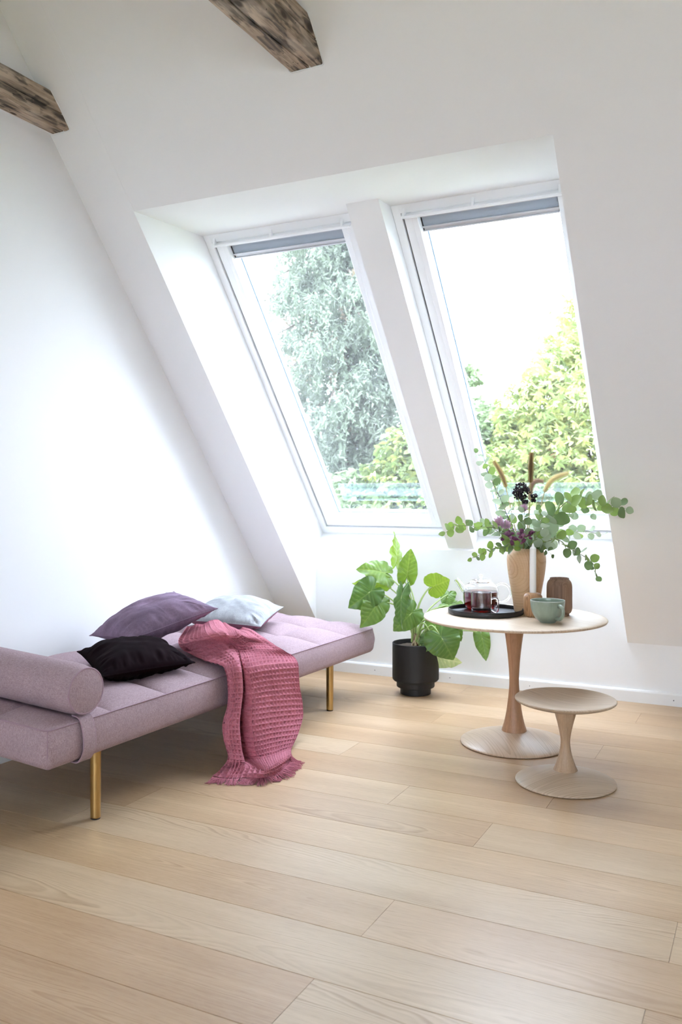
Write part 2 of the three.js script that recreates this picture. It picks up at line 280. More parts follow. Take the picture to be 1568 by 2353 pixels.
const BED = { x: -2.0132, z: -1.99, turn: -0.0303, W: 0.745, L: 2.29, bottom: 0.228, seam: 0.352, rise: 0.042 };
const BOL = 0.083;
const bedUnder = (X, Z) => { const dx = X - BED.x, dz = Z - BED.z, c = Math.cos(BED.turn), n = Math.sin(BED.turn), x = dx * c - dz * n, z = dx * n + dz * c; return x < 0.004 && x > -BED.W && z < 0 && z > -BED.L ? bedTop(x, z) : -9; };
const inBed = (o) => { o.position.set(BED.x, 0, BED.z); o.rotation.y = BED.turn; return o; };
// top of the mattress at bed coordinates (x 0 front .. -W wall side, z 0 near .. -L far)
function bedTop(x, z) {
  const a = clamp(-x / BED.W, 0, 1), b = clamp(-z / BED.L, 0, 1), pa = a * 3, pb = b * 8, fa = pa - Math.min(2, Math.floor(pa)), fb = pb - Math.min(7, Math.floor(pb));
  const puff = (1 - Math.pow(Math.abs(2 * fa - 1), 2.6)) * (1 - Math.pow(Math.abs(2 * fb - 1), 2.6));
  const edge = Math.min(smoothstep(a, 0, 0.3), smoothstep(1 - a, 0, 0.3)) * Math.min(smoothstep(b, 0, 0.09), smoothstep(1 - b, 0, 0.09));
  const y = BED.seam + BED.rise * a + 0.010 * edge + 0.028 * Math.pow(puff, 0.75), dz = (z + 0.158) / (BOL * 1.01);
  return Math.abs(dz) < 1 ? Math.min(y, BED.seam + 0.005 + BOL + BED.rise * a - BOL * 0.96 * Math.sqrt(1 - dz * dz)) : y;   // the bolster presses in
}
{
  const t = inBed(thing('daybed', 'long mauve tufted daybed on round brass legs along the white gable wall', 'daybed'));
  const steps = [0, 0.012, 0.035, 0.08, 0.15, 0.26, 0.4, 0.5, 0.6, 0.74, 0.85, 0.92, 0.965, 0.988];
  const ga = [], gb = []; for (let k = 0; k < 3; k++) for (const s of steps) ga.push((k + s) / 3); ga.push(1);
  for (let k = 0; k < 8; k++) for (const s of steps) gb.push((k + s) / 8); gb.push(1);
  const top = () => gridGeo(ga.length - 1, gb.length - 1, (u, v, i, j) => { const x = -ga[i] * BED.W, z = -gb[j] * BED.L, c = clip(x, z), p = V3(c[0], bedTop(x, z), c[1]); p.u = x; p.v = z; return p; });
  // the side band, slightly full, running round the four sides
  const ringPts = [], r = 0.022;
  const side = (x0, z0, x1, z1, nx, nz, n) => { for (let k = 0; k <= n; k++) ringPts.push([lerp(x0, x1, k / n), lerp(z0, z1, k / n), nx, nz]); };
  const turnAt = (cx, cz, a0, a1) => { for (let k = 1; k < 7; k++) { const a = lerp(a0, a1, k / 7); ringPts.push([cx + Math.cos(a) * r, cz + Math.sin(a) * r, Math.cos(a), Math.sin(a)]); } };
  side(0, -r, 0, -BED.L + r, 1, 0, 96); turnAt(-r, -BED.L + r, 0, -Math.PI / 2); side(-r, -BED.L, -BED.W + r, -BED.L, 0, -1, 32); turnAt(-BED.W + r, -BED.L + r, -Math.PI / 2, -Math.PI);
  side(-BED.W, -BED.L + r, -BED.W, -r, -1, 0, 96); turnAt(-BED.W + r, -r, Math.PI, Math.PI / 2); side(-BED.W + r, 0, -r, 0, 0, 1, 32); turnAt(-r, -r, Math.PI / 2, 0); ringPts.push([...ringPts[0]]);
  ringPts.forEach((p, k) => { p[4] = k ? ringPts[k - 1][4] + Math.hypot(p[0] - ringPts[k - 1][0], p[1] - ringPts[k - 1][1]) : 0; });
  // the top panel follows the rounded corners
  const clip = (x, z) => { const cx = clamp(x, -BED.W + r, -r), cz = clamp(z, -BED.L + r, -r), dx = x - cx, dz = z - cz, d = Math.hypot(dx, dz), m = Math.max(Math.abs(dx), Math.abs(dz)); return d > 1e-9 && dx && dz ? [cx + dx * m / d, cz + dz * m / d] : [x, z]; };
  const band = gridGeo(ringPts.length - 1, 12, (u, v, i) => {
    const [x, z, nx, nz, ss] = ringPts[i], a = -x / BED.W, yT = BED.seam + BED.rise * a, yB = BED.bottom + BED.rise * a, bul = 0.011 * Math.sin(Math.PI * Math.pow(v, 0.9)) + 0.002 * (vn(ss * 7, v * 2, 3) - 0.5);
    const tuck = 0.012 * smoothstep(v, 0.88, 1), p = V3(x + nx * (bul - tuck), lerp(yT, yB, v), z + nz * (bul - tuck)); p.u = ss; p.v = p.y; return p;
  }, false);
  part(t, 'mattress', merge([top(), band]), M.mauve);
  const under = box(-BED.W + 0.016, -0.016, BED.bottom + 0.001, BED.bottom + 0.02, -BED.L + 0.016, -0.016); under.translate(0, 0, 0);
  { const P = under.attributes.position; for (let i = 0; i < P.count; i++) P.setY(i, P.getY(i) - BED.rise * P.getX(i) / BED.W); }
  part(t, 'bottom_cloth', under, M.dark, 'black cloth under the mattress');
  // welted seams: round the top edge, and down the near corner
  const loop = []; for (const [x, z, nx, nz] of ringPts) if (!loop.length || Math.hypot(x + nx * 0.001 - loop[loop.length - 1].x, z + nz * 0.001 - loop[loop.length - 1].z) > 1e-5) loop.push(V3(x + nx * 0.001, BED.seam - BED.rise * x / BED.W + 0.001, z + nz * 0.001));
  part(t, 'edge_seam', new THREE.TubeGeometry(new THREE.CatmullRomCurve3(loop, false, 'catmullrom', 0), 420, 0.0026, 5), M.piping);
  for (const [cx, cz] of [[-0.004, -0.004], [-0.004, -BED.L + 0.004]]) part(t, 'corner_seam', tube([[cx - 0.002, BED.seam, cz + (cz > -1 ? -0.002 : 0.002)], [cx + 0.0065, (BED.seam + BED.bottom) / 2, cz + (cz > -1 ? 0.0065 : -0.0065)], [cx - 0.008, BED.bottom + 0.004, cz + (cz > -1 ? -0.008 : 0.008)]], 0.0022, 12, 5), M.piping);
  for (let k = 1; k < 8; k++) { const z = -BED.L * k / 8, pts = []; for (let q = 0; q <= 24; q++) { const x = -BED.W * q / 24; pts.push([x, bedTop(x, z) + 0.0003, z]); } part(t, 'cross_seam', tube(pts, 0.0014, 48, 5), M.piping); }
  for (const k of [1, 2]) { const x = -BED.W * k / 3, pts = []; for (let q = 0; q <= 64; q++) { const z = -BED.L * q / 64; pts.push([x, bedTop(x, z) + 0.0003, z]); } part(t, 'long_seam', tube(pts, 0.0014, 160, 5), M.piping); }
  for (const x of [-0.032, -0.71]) for (const z of [-0.239, -1.857]) {
    const yT = BED.bottom + 0.012 - BED.rise * x / BED.W, g = lathe([[0, 0.004], [0.0165, 0.004], [0.0172, 0.007], [0.0185, yT]], 32); g.translate(x, 0, z);
    const l = part(t, 'leg', g, M.brass), f = lathe([[0, 0], [0.0155, 0], [0.0162, 0.001], [0.0162, 0.0045], [0, 0.0045]], 24); f.translate(x, 0, z); part(l, 'foot_cap', f, M.black);
  }
}
{ // bolster strapped across the near end
  const t = inBed(thing('bolster', 'mauve round bolster strapped across the near end of the daybed', 'bolster'));
  const R = 0.083, X0 = 0.006, X1 = -BED.W + 0.01, cz = -0.158;
  const cyl = gridGeo(48, 60, (u, v) => {
    const a = u * Math.PI * 2, e = Math.min(v, 1 - v), rr_ = R * (1 - 0.10 * Math.pow(1 - smoothstep(e, 0, 0.09), 2)), x = lerp(X0, X1, v), cy = BED.seam + 0.012 + R + BED.rise * v;
    let y = Math.sin(a) * rr_; if (y < 0) y *= 0.96; const p = V3(x, cy + y, cz + Math.cos(a) * rr_ * 1.01); p.u = u * 0.52; p.v = x; return p;
  }, true);
  part(t, 'cover', cyl, M.mauve);
  const cap = (x, sgn, v) => { const g = gridGeo(40, 8, (u, q) => { const a = u * Math.PI * 2, rr_ = R * 0.9 * q, y = Math.sin(a) * rr_, p = V3(x + sgn * 0.012 * (1 - q * q), BED.seam + 0.012 + R + BED.rise * v + (y < 0 ? y * 0.96 : y), cz + Math.cos(a) * rr_ * 1.01); p.u = p.z; p.v = p.y; return p; }, true); return g; };
  part(t, 'end_panel', cap(X0, 1, 0), M.mauve); part(t, 'end_panel', cap(X1, -1, 1), M.mauve);
  const ringG = (x, v) => { const pts = []; for (let k = 0; k <= 40; k++) { const a = k / 40 * Math.PI * 2, y = Math.sin(a) * R * 0.9; pts.push(V3(x, BED.seam + 0.012 + R + BED.rise * v + (y < 0 ? y * 0.96 : y), cz + Math.cos(a) * R * 0.909)); } return new THREE.TubeGeometry(new THREE.CatmullRomCurve3(pts, true), 80, 0.0028, 6, true); };
  part(t, 'piping', ringG(X0, 0), M.piping); part(t, 'piping', ringG(X1, 1), M.piping);
  // strap: from under the bolster over the edge and down the front of the mattress
  const path = new THREE.CatmullRomCurve3([[-0.03, BED.seam + 0.016], [-0.002, BED.seam + 0.010], [0.010, BED.seam - 0.012], [0.0185, BED.seam - 0.05], [0.0175, BED.seam - 0.09], [0.008, BED.bottom + 0.012], [-0.006, BED.bottom - 0.005], [-0.05, BED.bottom - 0.006]].map((p) => V3(p[0], p[1], 0)));
  const ribbon = (hw, th) => { const g = gridGeo(12, 40, (u, v) => { const c = path.getPointAt(v), a = u * 4, k = Math.floor(Math.min(a, 3.999)), f = a - k, zz = [[-hw, -hw], [-hw, hw], [hw, hw], [hw, -hw]][k], oo = [[0, th], [th, th], [th, 0], [0, 0]][k]; const tg = path.getTangentAt(v), n = V3(-tg.y, tg.x, 0); const o = lerp(oo[0], oo[1], f), p = V3(c.x + n.x * o, c.y + n.y * o, cz + lerp(zz[0], zz[1], f)); p.u = p.z; p.v = v * 0.3; return p; }); return flatNormals(g); };
  const st = part(t, 'strap', ribbon(0.026, 0.004), M.mauve);
  for (const dz of [-0.0265, 0.0265]) { const pts = []; for (let k = 0; k <= 20; k++) { const c = path.getPointAt(k / 20), tg = path.getTangentAt(k / 20); pts.push([c.x - tg.y * 0.002, c.y + tg.x * 0.002, cz + dz]); } part(st, 'strap_edge', tube(pts, 0.0026, 40, 5), M.piping); }
}

// ------------------------------------------------------------------ cushions
// corners: left, near, right, far ; the sides pull in between the corners and the cover wrinkles towards the seams
function cushion(name, label, corners, thick, mat, sd, seamMat, under) {
  const [Lc, Fc, Rc, Bc] = corners.map(vec), O = Lc.clone().add(Fc).add(Rc).add(Bc).multiplyScalar(0.25);
  const t = thing(name, label, 'cushion', [O.x, O.y, O.z], 0, null);
  const nrm = Rc.clone().sub(Lc).cross(Bc.clone().sub(Fc)).normalize(); if (nrm.y < 0) nrm.negate();
  const size = (Lc.distanceTo(Fc) + Fc.distanceTo(Rc)) / 2;
  const at = (u, v, sg) => {                        // u, v in -1..1
    const pin = 0.055, uu = u * (1 - pin * (1 - v * v) * Math.abs(u)), vv = v * (1 - pin * (1 - u * u) * Math.abs(v)), a = (uu + 1) / 2, b = (vv + 1) / 2;
    const p = Lc.clone().multiplyScalar((1 - a) * (1 - b)).addScaledVector(Fc, a * (1 - b)).addScaledVector(Rc, a * b).addScaledVector(Bc, (1 - a) * b).sub(O);
    const e = Math.min(1 - Math.abs(u), 1 - Math.abs(v)), dome = Math.pow((1 - Math.pow(Math.abs(u), 2.3)) * (1 - Math.pow(Math.abs(v), 2.3)), 0.62);
    const along = Math.abs(u) > Math.abs(v) ? v : u, acr = Math.max(Math.abs(u), Math.abs(v));
    const wr = (vn(along * 9 + 20 * (Math.abs(u) > Math.abs(v)), acr * 1.6, sd) - 0.5) * Math.exp(-Math.pow((acr - 0.82) / 0.2, 2)) * 0.014 + (vn(along * 20, acr * 2.2, sd + 5) - 0.5) * Math.exp(-Math.pow((acr - 0.9) / 0.1, 2)) * 0.006;
    const big = (fbm(u * 1.6 + 5, v * 1.6 + sd, sd + 9, 3) - 0.5) * 0.03 * dome + (vn((u + v) * 4, (u - v) * 1.5, sd + 13) - 0.5) * 0.008 * dome;
    p.addScaledVector(nrm, sg * (thick * dome + (wr + big) * smoothstep(e, 0, 0.12)));
    p.y = Math.max(p.y, bedUnder(p.x + O.x, p.z + O.z) + (sg > 0 ? 0.0045 : 0.0025) - O.y);
    p.u = u * size / 2; p.v = v * size / 2; return p;
  };
  const n = 84, q = (k) => { const s = k * 2 - 1; return Math.sign(s) * Math.pow(Math.abs(s), 0.8); };
  const top = gridGeo(n, n, (u, v) => at(q(u), q(v), 1)), bot = gridGeo(n, n, (u, v) => at(q(1 - u), q(v), -1));
  const orient = (g) => { const N = g.attributes.normal; return g; };
  part(t, 'cover', orient(top), mat); part(t, 'underside', orient(bot), under ?? mat);
  const loop = []; for (let k = 0; k < 120; k++) { const s = k / 30, e = Math.floor(s), f = (s - e) * 2 - 1; const [u, v] = [[f, -1], [1, f], [-f, 1], [-1, -f]][e]; loop.push(at(u, v, 1)); }
  part(t, 'seam', new THREE.TubeGeometry(new THREE.CatmullRomCurve3(loop, true, 'catmullrom', 0.2), 240, 0.0019, 5, true), seamMat ?? mat);
  return t;
}
const velvetNap = tex(512, 512, (u, v) => { const k = fbm(u * 5, v * 5, 90, 5), f = vn(u * 200, v * 200, 91); return 0.72 + 0.36 * (k - 0.4) + 0.08 * (f - 0.5); });
const linenBump = tex(256, 256, (u, v) => 0.5 + 0.3 * (vn(u * 128, v * 20, 3) - 0.5) + 0.3 * (vn(u * 20, v * 128, 4) - 0.5), false);
M.plum = phy({ map: rep(velvetNap, 2, 2), color: 0xad94ac, specularIntensity: 0.35, roughness: 0.85, sheen: 0.45, sheenColor: new THREE.Color(0xd0b4dc), sheenRoughness: 0.4 });
M.aubergine = phy({ map: rep(velvetNap, 2, 2), color: 0x1b090f, specularIntensity: 0.12, roughness: 0.95, sheen: 0.04, sheenColor: new THREE.Color(0x6b3a46), sheenRoughness: 0.3 });
M.paleGrey = phy({ map: rep(velvetNap, 2, 2), color: 0xd2d4d6, roughness: 0.9, bumpMap: rep(linenBump, 8, 8), bumpScale: 0.0004, sheen: 0.3, sheenColor: new THREE.Color(0xe6eef4) });
M.rose = phy({ color: 0x8c5a6c, roughness: 0.9, sheen: 0.4, sheenColor: new THREE.Color(0xc08ea0) });
cushion('cushion', 'pale grey blue cushion with a rosy underside behind the waffle throw', [[-2.600, .462, -3.469], [-2.198, .449, -3.53], [-2.302, .490, -3.925], [-2.70, .512, -3.86]], 0.075, M.paleGrey, 210, M.paleGrey, M.rose);
cushion('cushion', 'plum velvet cushion propped on the black one against the gable wall', [[-2.735, .452, -2.953], [-2.462, .462, -2.91], [-2.202, .578, -3.181], [-2.507, .628, -3.263]], 0.082, M.plum, 233, M.plum);
cushion('cushion', 'almost black aubergine velvet cushion lying flat behind the bolster', [[-2.499, .455, -2.629], [-2.144, .436, -2.382], [-2.035, .424, -2.785], [-2.375, .445, -3.0]], 0.068, M.aubergine, 257, M.aubergine);

// ------------------------------------------------------------------ waffle throw
{
  const rows = [
    [[-2.442,.455,-3.28],[-2.387,.47,-3.26],[-2.336,.49,-3.259],[-2.297,.51,-3.272],[-2.287,.49,-3.329],[-2.259,.47,-3.368],[-2.238,.43,-3.449]],
    [[-2.337,.455,-3.101],[-2.243,.48,-3.045],[-2.139,.51,-2.983],[-2.117,.52,-3.042],[-2.114,.5,-3.117],[-2.118,.48,-3.227],[-2.177,.435,-3.437]],
    [[-2.256,.45,-2.975],[-2.168,.475,-2.931],[-2.073,.5,-2.911],[-2.026,.515,-2.968],[-2.041,.49,-3.042],[-2.043,.475,-3.141],[-2.08,.43,-3.368]],
    [[-2.207,.42,-2.965],[-2.147,.44,-2.976],[-2.085,.455,-3.029],[-2.066,.455,-3.086],[-2.047,.44,-3.119],[-2.034,.43,-3.212],[-2.007,.408,-3.34]],
    [[-2.097,.402,-2.925],[-2.084,.412,-2.976],[-2.044,.425,-3.028],[-2.054,.415,-3.106],[-2.035,.41,-3.122],[-1.989,.41,-3.191],[-1.966,.386,-3.345]],
    [[-1.99,.399,-2.891],[-1.977,.408,-2.916],[-1.964,.414,-2.96],[-1.978,.395,-3.018],[-1.964,.405,-3.032],[-1.953,.39,-3.17],[-1.95,.35,-3.405]],
    [[-1.952,.385,-2.869],[-1.936,.392,-2.88],[-1.925,.389,-2.918],[-1.953,.361,-2.999],[-1.923,.374,-2.98],[-1.914,.36,-3.127],[-1.911,.326,-3.379]],
    [[-1.946,.345,-2.88],[-1.926,.352,-2.881],[-1.92,.348,-2.923],[-1.953,.318,-3.003],[-1.918,.331,-2.985],[-1.909,.318,-3.132],[-1.906,.283,-3.376]],
    [[-1.941,.293,-2.878],[-1.921,.296,-2.88],[-1.915,.29,-2.921],[-1.953,.26,-3.003],[-1.913,.273,-2.987],[-1.903,.254,-3.145],[-1.901,.217,-3.38]],
    [[-1.937,.243,-2.867],[-1.917,.243,-2.867],[-1.91,.237,-2.908],[-1.953,.202,-3.001],[-1.908,.215,-2.983],[-1.893,.192,-3.143],[-1.891,.148,-3.385]],
    [[-1.933,.189,-2.829],[-1.908,.19,-2.832],[-1.906,.174,-2.889],[-1.948,.134,-2.991],[-1.899,.153,-2.965],[-1.884,.131,-3.12],[-1.877,.09,-3.361]],
    [[-1.923,.141,-2.818],[-1.898,.14,-2.82],[-1.896,.126,-2.877],[-1.933,.089,-2.976],[-1.889,.098,-2.963],[-1.87,.081,-3.097],[-1.859,.047,-3.295]],
    [[-1.908,.095,-2.814],[-1.888,.093,-2.821],[-1.886,.075,-2.875],[-1.914,.037,-2.962],[-1.874,.051,-2.956],[-1.851,.04,-3.065],[-1.841,.02,-3.226]],
    [[-1.889,.062,-2.795],[-1.869,.056,-2.801],[-1.867,.038,-2.861],[-1.884,.014,-2.942],[-1.854,.025,-2.945],[-1.822,.022,-3.018],[-1.818,.012,-3.165]],
    [[-1.921,.02,-2.805],[-1.868,.03,-2.785],[-1.837,.025,-2.818],[-1.803,.03,-2.847],[-1.733,.045,-2.806],[-1.719,.05,-2.867],[-1.75,.03,-3.044]],
    [[-1.916,.012,-2.765],[-1.859,.02,-2.748],[-1.83,.014,-2.789],[-1.77,.03,-2.782],[-1.714,.04,-2.775],[-1.71,.03,-2.864],[-1.752,.015,-3.033]],
    [[-1.916,.01,-2.73],[-1.859,.012,-2.73],[-1.817,.01,-2.757],[-1.771,.014,-2.778],[-1.729,.016,-2.798],[-1.707,.014,-2.88],[-1.731,.01,-2.991]]];
  rows.forEach((r, k) => { if (k >= 6 && k <= 13) { r[3][0] -= k < 9 ? 0.004 : 0.03; r[2][0] += 0.006; r[4][0] += 0.006; } });   // a deeper valley between the two folds
  const t = thing('waffle_throw', 'raspberry pink waffle weave throw with a fringe hanging over the daybed edge', 'throw', [-1.9, 0, -2.95]);
  const O = V3(-1.9, 0, -2.95), us = [0, 0.08, 0.22, 0.31, 0.39, 0.64, 1];
  const cr = (a, b, c, d, f) => 0.5 * (2 * b + (c - a) * f + (2 * a - 5 * b + 4 * c - d) * f * f + (3 * b - a - 3 * c + d) * f * f * f);
  const line = (arr, f) => { const k = Math.min(arr.length - 2, Math.max(0, Math.floor(f))), q = f - k, g = (i) => arr[clamp(i, 0, arr.length - 1)]; return [0, 1, 2].map((c) => cr(g(k - 1)[c], g(k)[c], g(k + 1)[c], g(k + 2)[c], q)); };
  const CU = 25, CV = 56, SUB = 8, nu = CU * SUB, nv = CV * SUB;
  const base = (u, v) => { let k = 0; while (k < 5 && u > us[k + 1]) k++; const fu = k + (u - us[k]) / (us[k + 1] - us[k]); const col = rows.map((r) => line(r, fu)); const p = line(col, v * (rows.length - 1)); const g = Math.max(0, 1 - v / 0.3), ruck = 0.030 * g * (vn(u * 8.5, v * 5, 81) - 0.45) + 0.012 * g * (vn(u * 19, v * 9, 83) - 0.5); return V3(p[0], Math.max(p[1] + ruck, 0.006, v < 0.33 ? Math.min(bedUnder(p[0] - 0.012, p[2]), bedUnder(p[0] - 0.03, p[2])) + 0.009 : -1), p[2]).sub(O); };
  // walk the rows by length so that the weave keeps its size
  const stops = [0]; let acc = 0, prev = [0.3, 0.6, 0.85].map((u) => base(u, 0)); const NS = 200;
  for (let k = 1; k <= NS; k++) { const cur = [0.3, 0.6, 0.85].map((u) => base(u, k / NS)); acc += (cur[0].distanceTo(prev[0]) + cur[1].distanceTo(prev[1]) + cur[2].distanceTo(prev[2])) / 3; stops.push(acc); prev = cur; }
  const byLen = (f) => { const s = f * acc; let k = 0; while (k < NS - 1 && stops[k + 1] < s) k++; return (k + (s - stops[k]) / Math.max(1e-6, stops[k + 1] - stops[k])) / NS; };
  const vs = []; for (let j = 0; j <= nv; j++) vs.push(byLen(j / nv));
  const g = gridGeo(nu, nv, (u, v, i, j) => base(u, vs[j]));
  const P = g.attributes.position, N = g.attributes.normal.clone();
  let sgn = 1; { const k = Math.floor(nv * 0.55) * (nu + 1) + Math.floor(nu * 0.75); if (N.getX(k) < 0) sgn = -1; }
  for (let j = 0; j <= nv; j++) for (let i = 0; i <= nu; i++) {
    const k = j * (nu + 1) + i, a = (i / SUB) % 1, b = (j / SUB) % 1, d = Math.max(Math.abs(2 * a - 1), Math.abs(2 * b - 1)), wob = 0.0012 * (vn(i * 0.13, j * 0.13, 4) - 0.5);
    const h = sgn * (0.0105 * Math.pow(d, 1.35) - 0.006 + wob), soft = 0.004 * (fbm(i / nu * 6, vs[j] * 9, 61, 2) - 0.5) * sgn;
    P.setXYZ(k, P.getX(k) + N.getX(k) * (h + soft), Math.max(P.getY(k) + N.getY(k) * (h + soft), 0.003), P.getZ(k) + N.getZ(k) * (h + soft));
  }
  g.computeVertexNormals();
  const yarn = tex(256, 256, (u, v) => mixc(hex(0xa65a68), hex(0xca8290), fbm(u * 40, v * 40, 71, 3)));
  M.throw = phy({ map: rep(yarn, 8, 12), roughness: 0.95, side: THREE.DoubleSide, sheen: 0.25, sheenColor: new THREE.Color(0xe0a4b4), sheenRoughness: 0.6 });
  part(t, 'woven_cloth', g, M.throw);
  // rolled hem bulk hidden fold behind the gathered top
  const strands = [], edge = [];
  for (let k = 0; k <= 60; k++) edge.push(base(k / 60, 1));
  for (const v of [0.985, 0.96, 0.93, 0.9, 0.87]) edge.push(base(1, v));
  const ec = new THREE.CatmullRomCurve3(edge), mid = V3(-1.83, 0, -2.93).sub(O);
  for (let k = 0; k < 64; k++) {                      // tassels, each of several twisted threads
    const f = (k + 0.5) / 64, o = ec.getPointAt(f), tg = ec.getTangentAt(f), out = V3(-tg.z, 0, tg.x); if (out.dot(o.clone().sub(mid)) < 0) out.negate(); out.normalize();
    out.addScaledVector(V3(tg.x, 0, tg.z), rr(-0.7, 0.7)).normalize(); const len = rr(0.035, 0.06), across = V3(-out.z, 0, out.x);
    for (let q = 0; q < 9; q++) {
      const a = rr(-1, 1), b = rr(-1, 1), s0 = o.clone().addScaledVector(across, a * 0.003), l = len * rr(0.75, 1.1);
      const m = s0.clone().addScaledVector(out, l * 0.5).addScaledVector(across, a * 0.004 + b * 0.003), e = s0.clone().addScaledVector(out, l).addScaledVector(across, a * 0.010 + b * 0.006);
      s0.y = Math.max(o.y, 0.006); m.y = rr(0.004, 0.012); e.y = rr(0.002, 0.005);
      strands.push(tube([s0, m, e], 0.0013, 5, 4, 0.0008));
    }
  }
  const fr = part(t, 'fringe', merge(strands), M.throw); fr.userData.kind = 'stuff';
}

// ------------------------------------------------------------------ turned wood table and stool
function solidWood(pts, w, h, colour) {             // wood texture for a lathe, looked up in the solid block it was turned from
  return tex(w, h, (u, v) => { const f = v * (pts.length - 1), k = Math.min(pts.length - 2, Math.floor(f)), q = f - k, r = lerp(pts[k][0], pts[k + 1][0], q), y = lerp(pts[k][1], pts[k + 1][1], q), a = u * Math.PI * 2; return colour(r * Math.sin(a), y, r * Math.cos(a)); });
}
const smoothPts = (ctrl, n) => new THREE.CatmullRomCurve3(ctrl.map((p) => V3(p[0], p[1], 0)), false, 'centripetal').getPoints(n).map((p) => [Math.max(0, p.x), p.y]);
function turned(parent, name, ctrl, n, seg, size, colour, rough, extra = {}) {
  const pts = smoothPts(ctrl, n); return part(parent, name, lathe(pts, seg), std({ map: solidWood(pts, size[0], size[1], colour), roughness: rough, ...extra }));
}
const staves = (x, z, a, w, sd) => { const c = Math.cos(a), s = Math.sin(a), X = x * c + z * s, Z = -x * s + z * c, k = Math.floor(Z / w + 100.5); return [X, Z - (k - 100) * w, hash(k, sd, 3), k]; };
function plankColour(light, dark, a, w, sd, amt = 0.14) { return (x, y, z) => { const [X, Z, t, k] = staves(x, z, a, w, sd); const g = woodAt(X + t * 3, y * 0.12 + t * 0.1, Z, { seed: sd + k * 7, ring: 0.006, y0: 0.05 + 0.05 * t, z0: 0.03 - 0.06 * t, wob: 0.006, contrast: 0.4, pores: 0.25, fine: 0.2, broad: 0.25, pf: 380 }); return mixc(mixc(light, dark, g), t > 0.5 ? [1, 0.98, 0.95] : dark, Math.abs(t - 0.5) * amt); }; }
const column = (light, dark, sd) => (x, y, z) => { const h = x + 0.35 * z < 0.003 ? 0 : 1, g = woodAt(y + h, x * 1 + h * 0.3, z, { seed: sd + h * 9, ring: 0.005, y0: 0.03 - h * 0.05, z0: 0.05, wob: 0.006, contrast: 0.5, pores: 0.3, fine: 0.25, broad: 0.4 }); return mixc(mixc(light, dark, g), dark, h * 0.18); };
{
  const light = hex(0xcfb89e), dark = hex(0xa88d72);
  const t = thing('side_table', 'tall round side table of pale turned wood carrying the bouquet', 'side table', [-1.016, 0, -3.715]);
  const topPts = [[0, 0.5525], [0.2, 0.5525], [0.36, 0.5525], [0.386, 0.5522], [0.3915, 0.5495], [0.393, 0.546], [0.390, 0.541], [0.378, 0.5375], [0.3, 0.533], [0.1, 0.528], [0, 0.528]];
  const tg = lathe(topPts, 128), uv = tg.attributes.uv, P = tg.attributes.position; for (let i = 0; i < uv.count; i++) uv.setXY(i, P.getX(i) / 0.8 + 0.5, P.getZ(i) / 0.8 + 0.5);
  const C1 = plankColour(hex(0xd6c2a9), hex(0xb3987b), 0.5, 0.1, 300), flat = tex(1024, 1024, (u, v) => C1((u - 0.5) * 0.8, 0.55, (v - 0.5) * 0.8));
  part(t, 'tabletop', toCreasedNormals(tg, 0.6), std({ map: flat, roughness: 0.5 }));
  turned(t, 'column', [[0.046, 0.531], [0.043, 0.50], [0.0345, 0.44], [0.0265, 0.37], [0.0215, 0.30], [0.0208, 0.265], [0.0235, 0.22], [0.0315, 0.15], [0.0435, 0.09], [0.0535, 0.058], [0.0545, 0.05]], 60, 64, [512, 1024], column(hex(0xc59a74), hex(0x8f6648), 320), 0.42);
  const bp = [[0, 0.058], [0.03, 0.057], [0.06, 0.0545], [0.1, 0.047], [0.15, 0.035], [0.195, 0.0225], [0.222, 0.0135], [0.2315, 0.0085], [0.233, 0.005], [0.229, 0.001], [0.2, 0]];
  const b = turned(t, 'base', bp, 40, 128, [1024, 256], plankColour(light, dark, 0.9, 0.075, 340), 0.36);
}
{
  const t = thing('stool', 'low pale wooden stool with a dished round seat in front of the side table', 'stool', [-0.706, 0, -3.30]);
  const light = hex(0xcdb9a0), dark = hex(0xa18a70);
  turned(t, 'seat', [[0, 0.2945], [0.05, 0.296], [0.1, 0.302], [0.15, 0.3115], [0.178, 0.3165], [0.1855, 0.316], [0.1875, 0.3125], [0.184, 0.3075], [0.165, 0.299], [0.12, 0.286], [0.07, 0.2765], [0.03, 0.275], [0, 0.275]], 50, 112, [1024, 512], plankColour(light, dark, 0.25, 0.085, 360), 0.42);
  turned(t, 'column', [[0.043, 0.279], [0.040, 0.262], [0.030, 0.225], [0.0212, 0.185], [0.0176, 0.158], [0.0188, 0.135], [0.0262, 0.098], [0.037, 0.066], [0.0455, 0.047], [0.048, 0.041]], 50, 56, [512, 512], column(hex(0xc6aa8b), hex(0x9a7d60), 380), 0.42);
  turned(t, 'base', [[0, 0.05], [0.03, 0.049], [0.055, 0.0465], [0.09, 0.039], [0.13, 0.0275], [0.162, 0.0175], [0.178, 0.0115], [0.1845, 0.0075], [0.1855, 0.0045], [0.182, 0.001], [0.15, 0]], 40, 112, [1024, 256], plankColour(light, dark, -0.7, 0.07, 395, 0.3), 0.36);
}
const TOP = 0.5525;

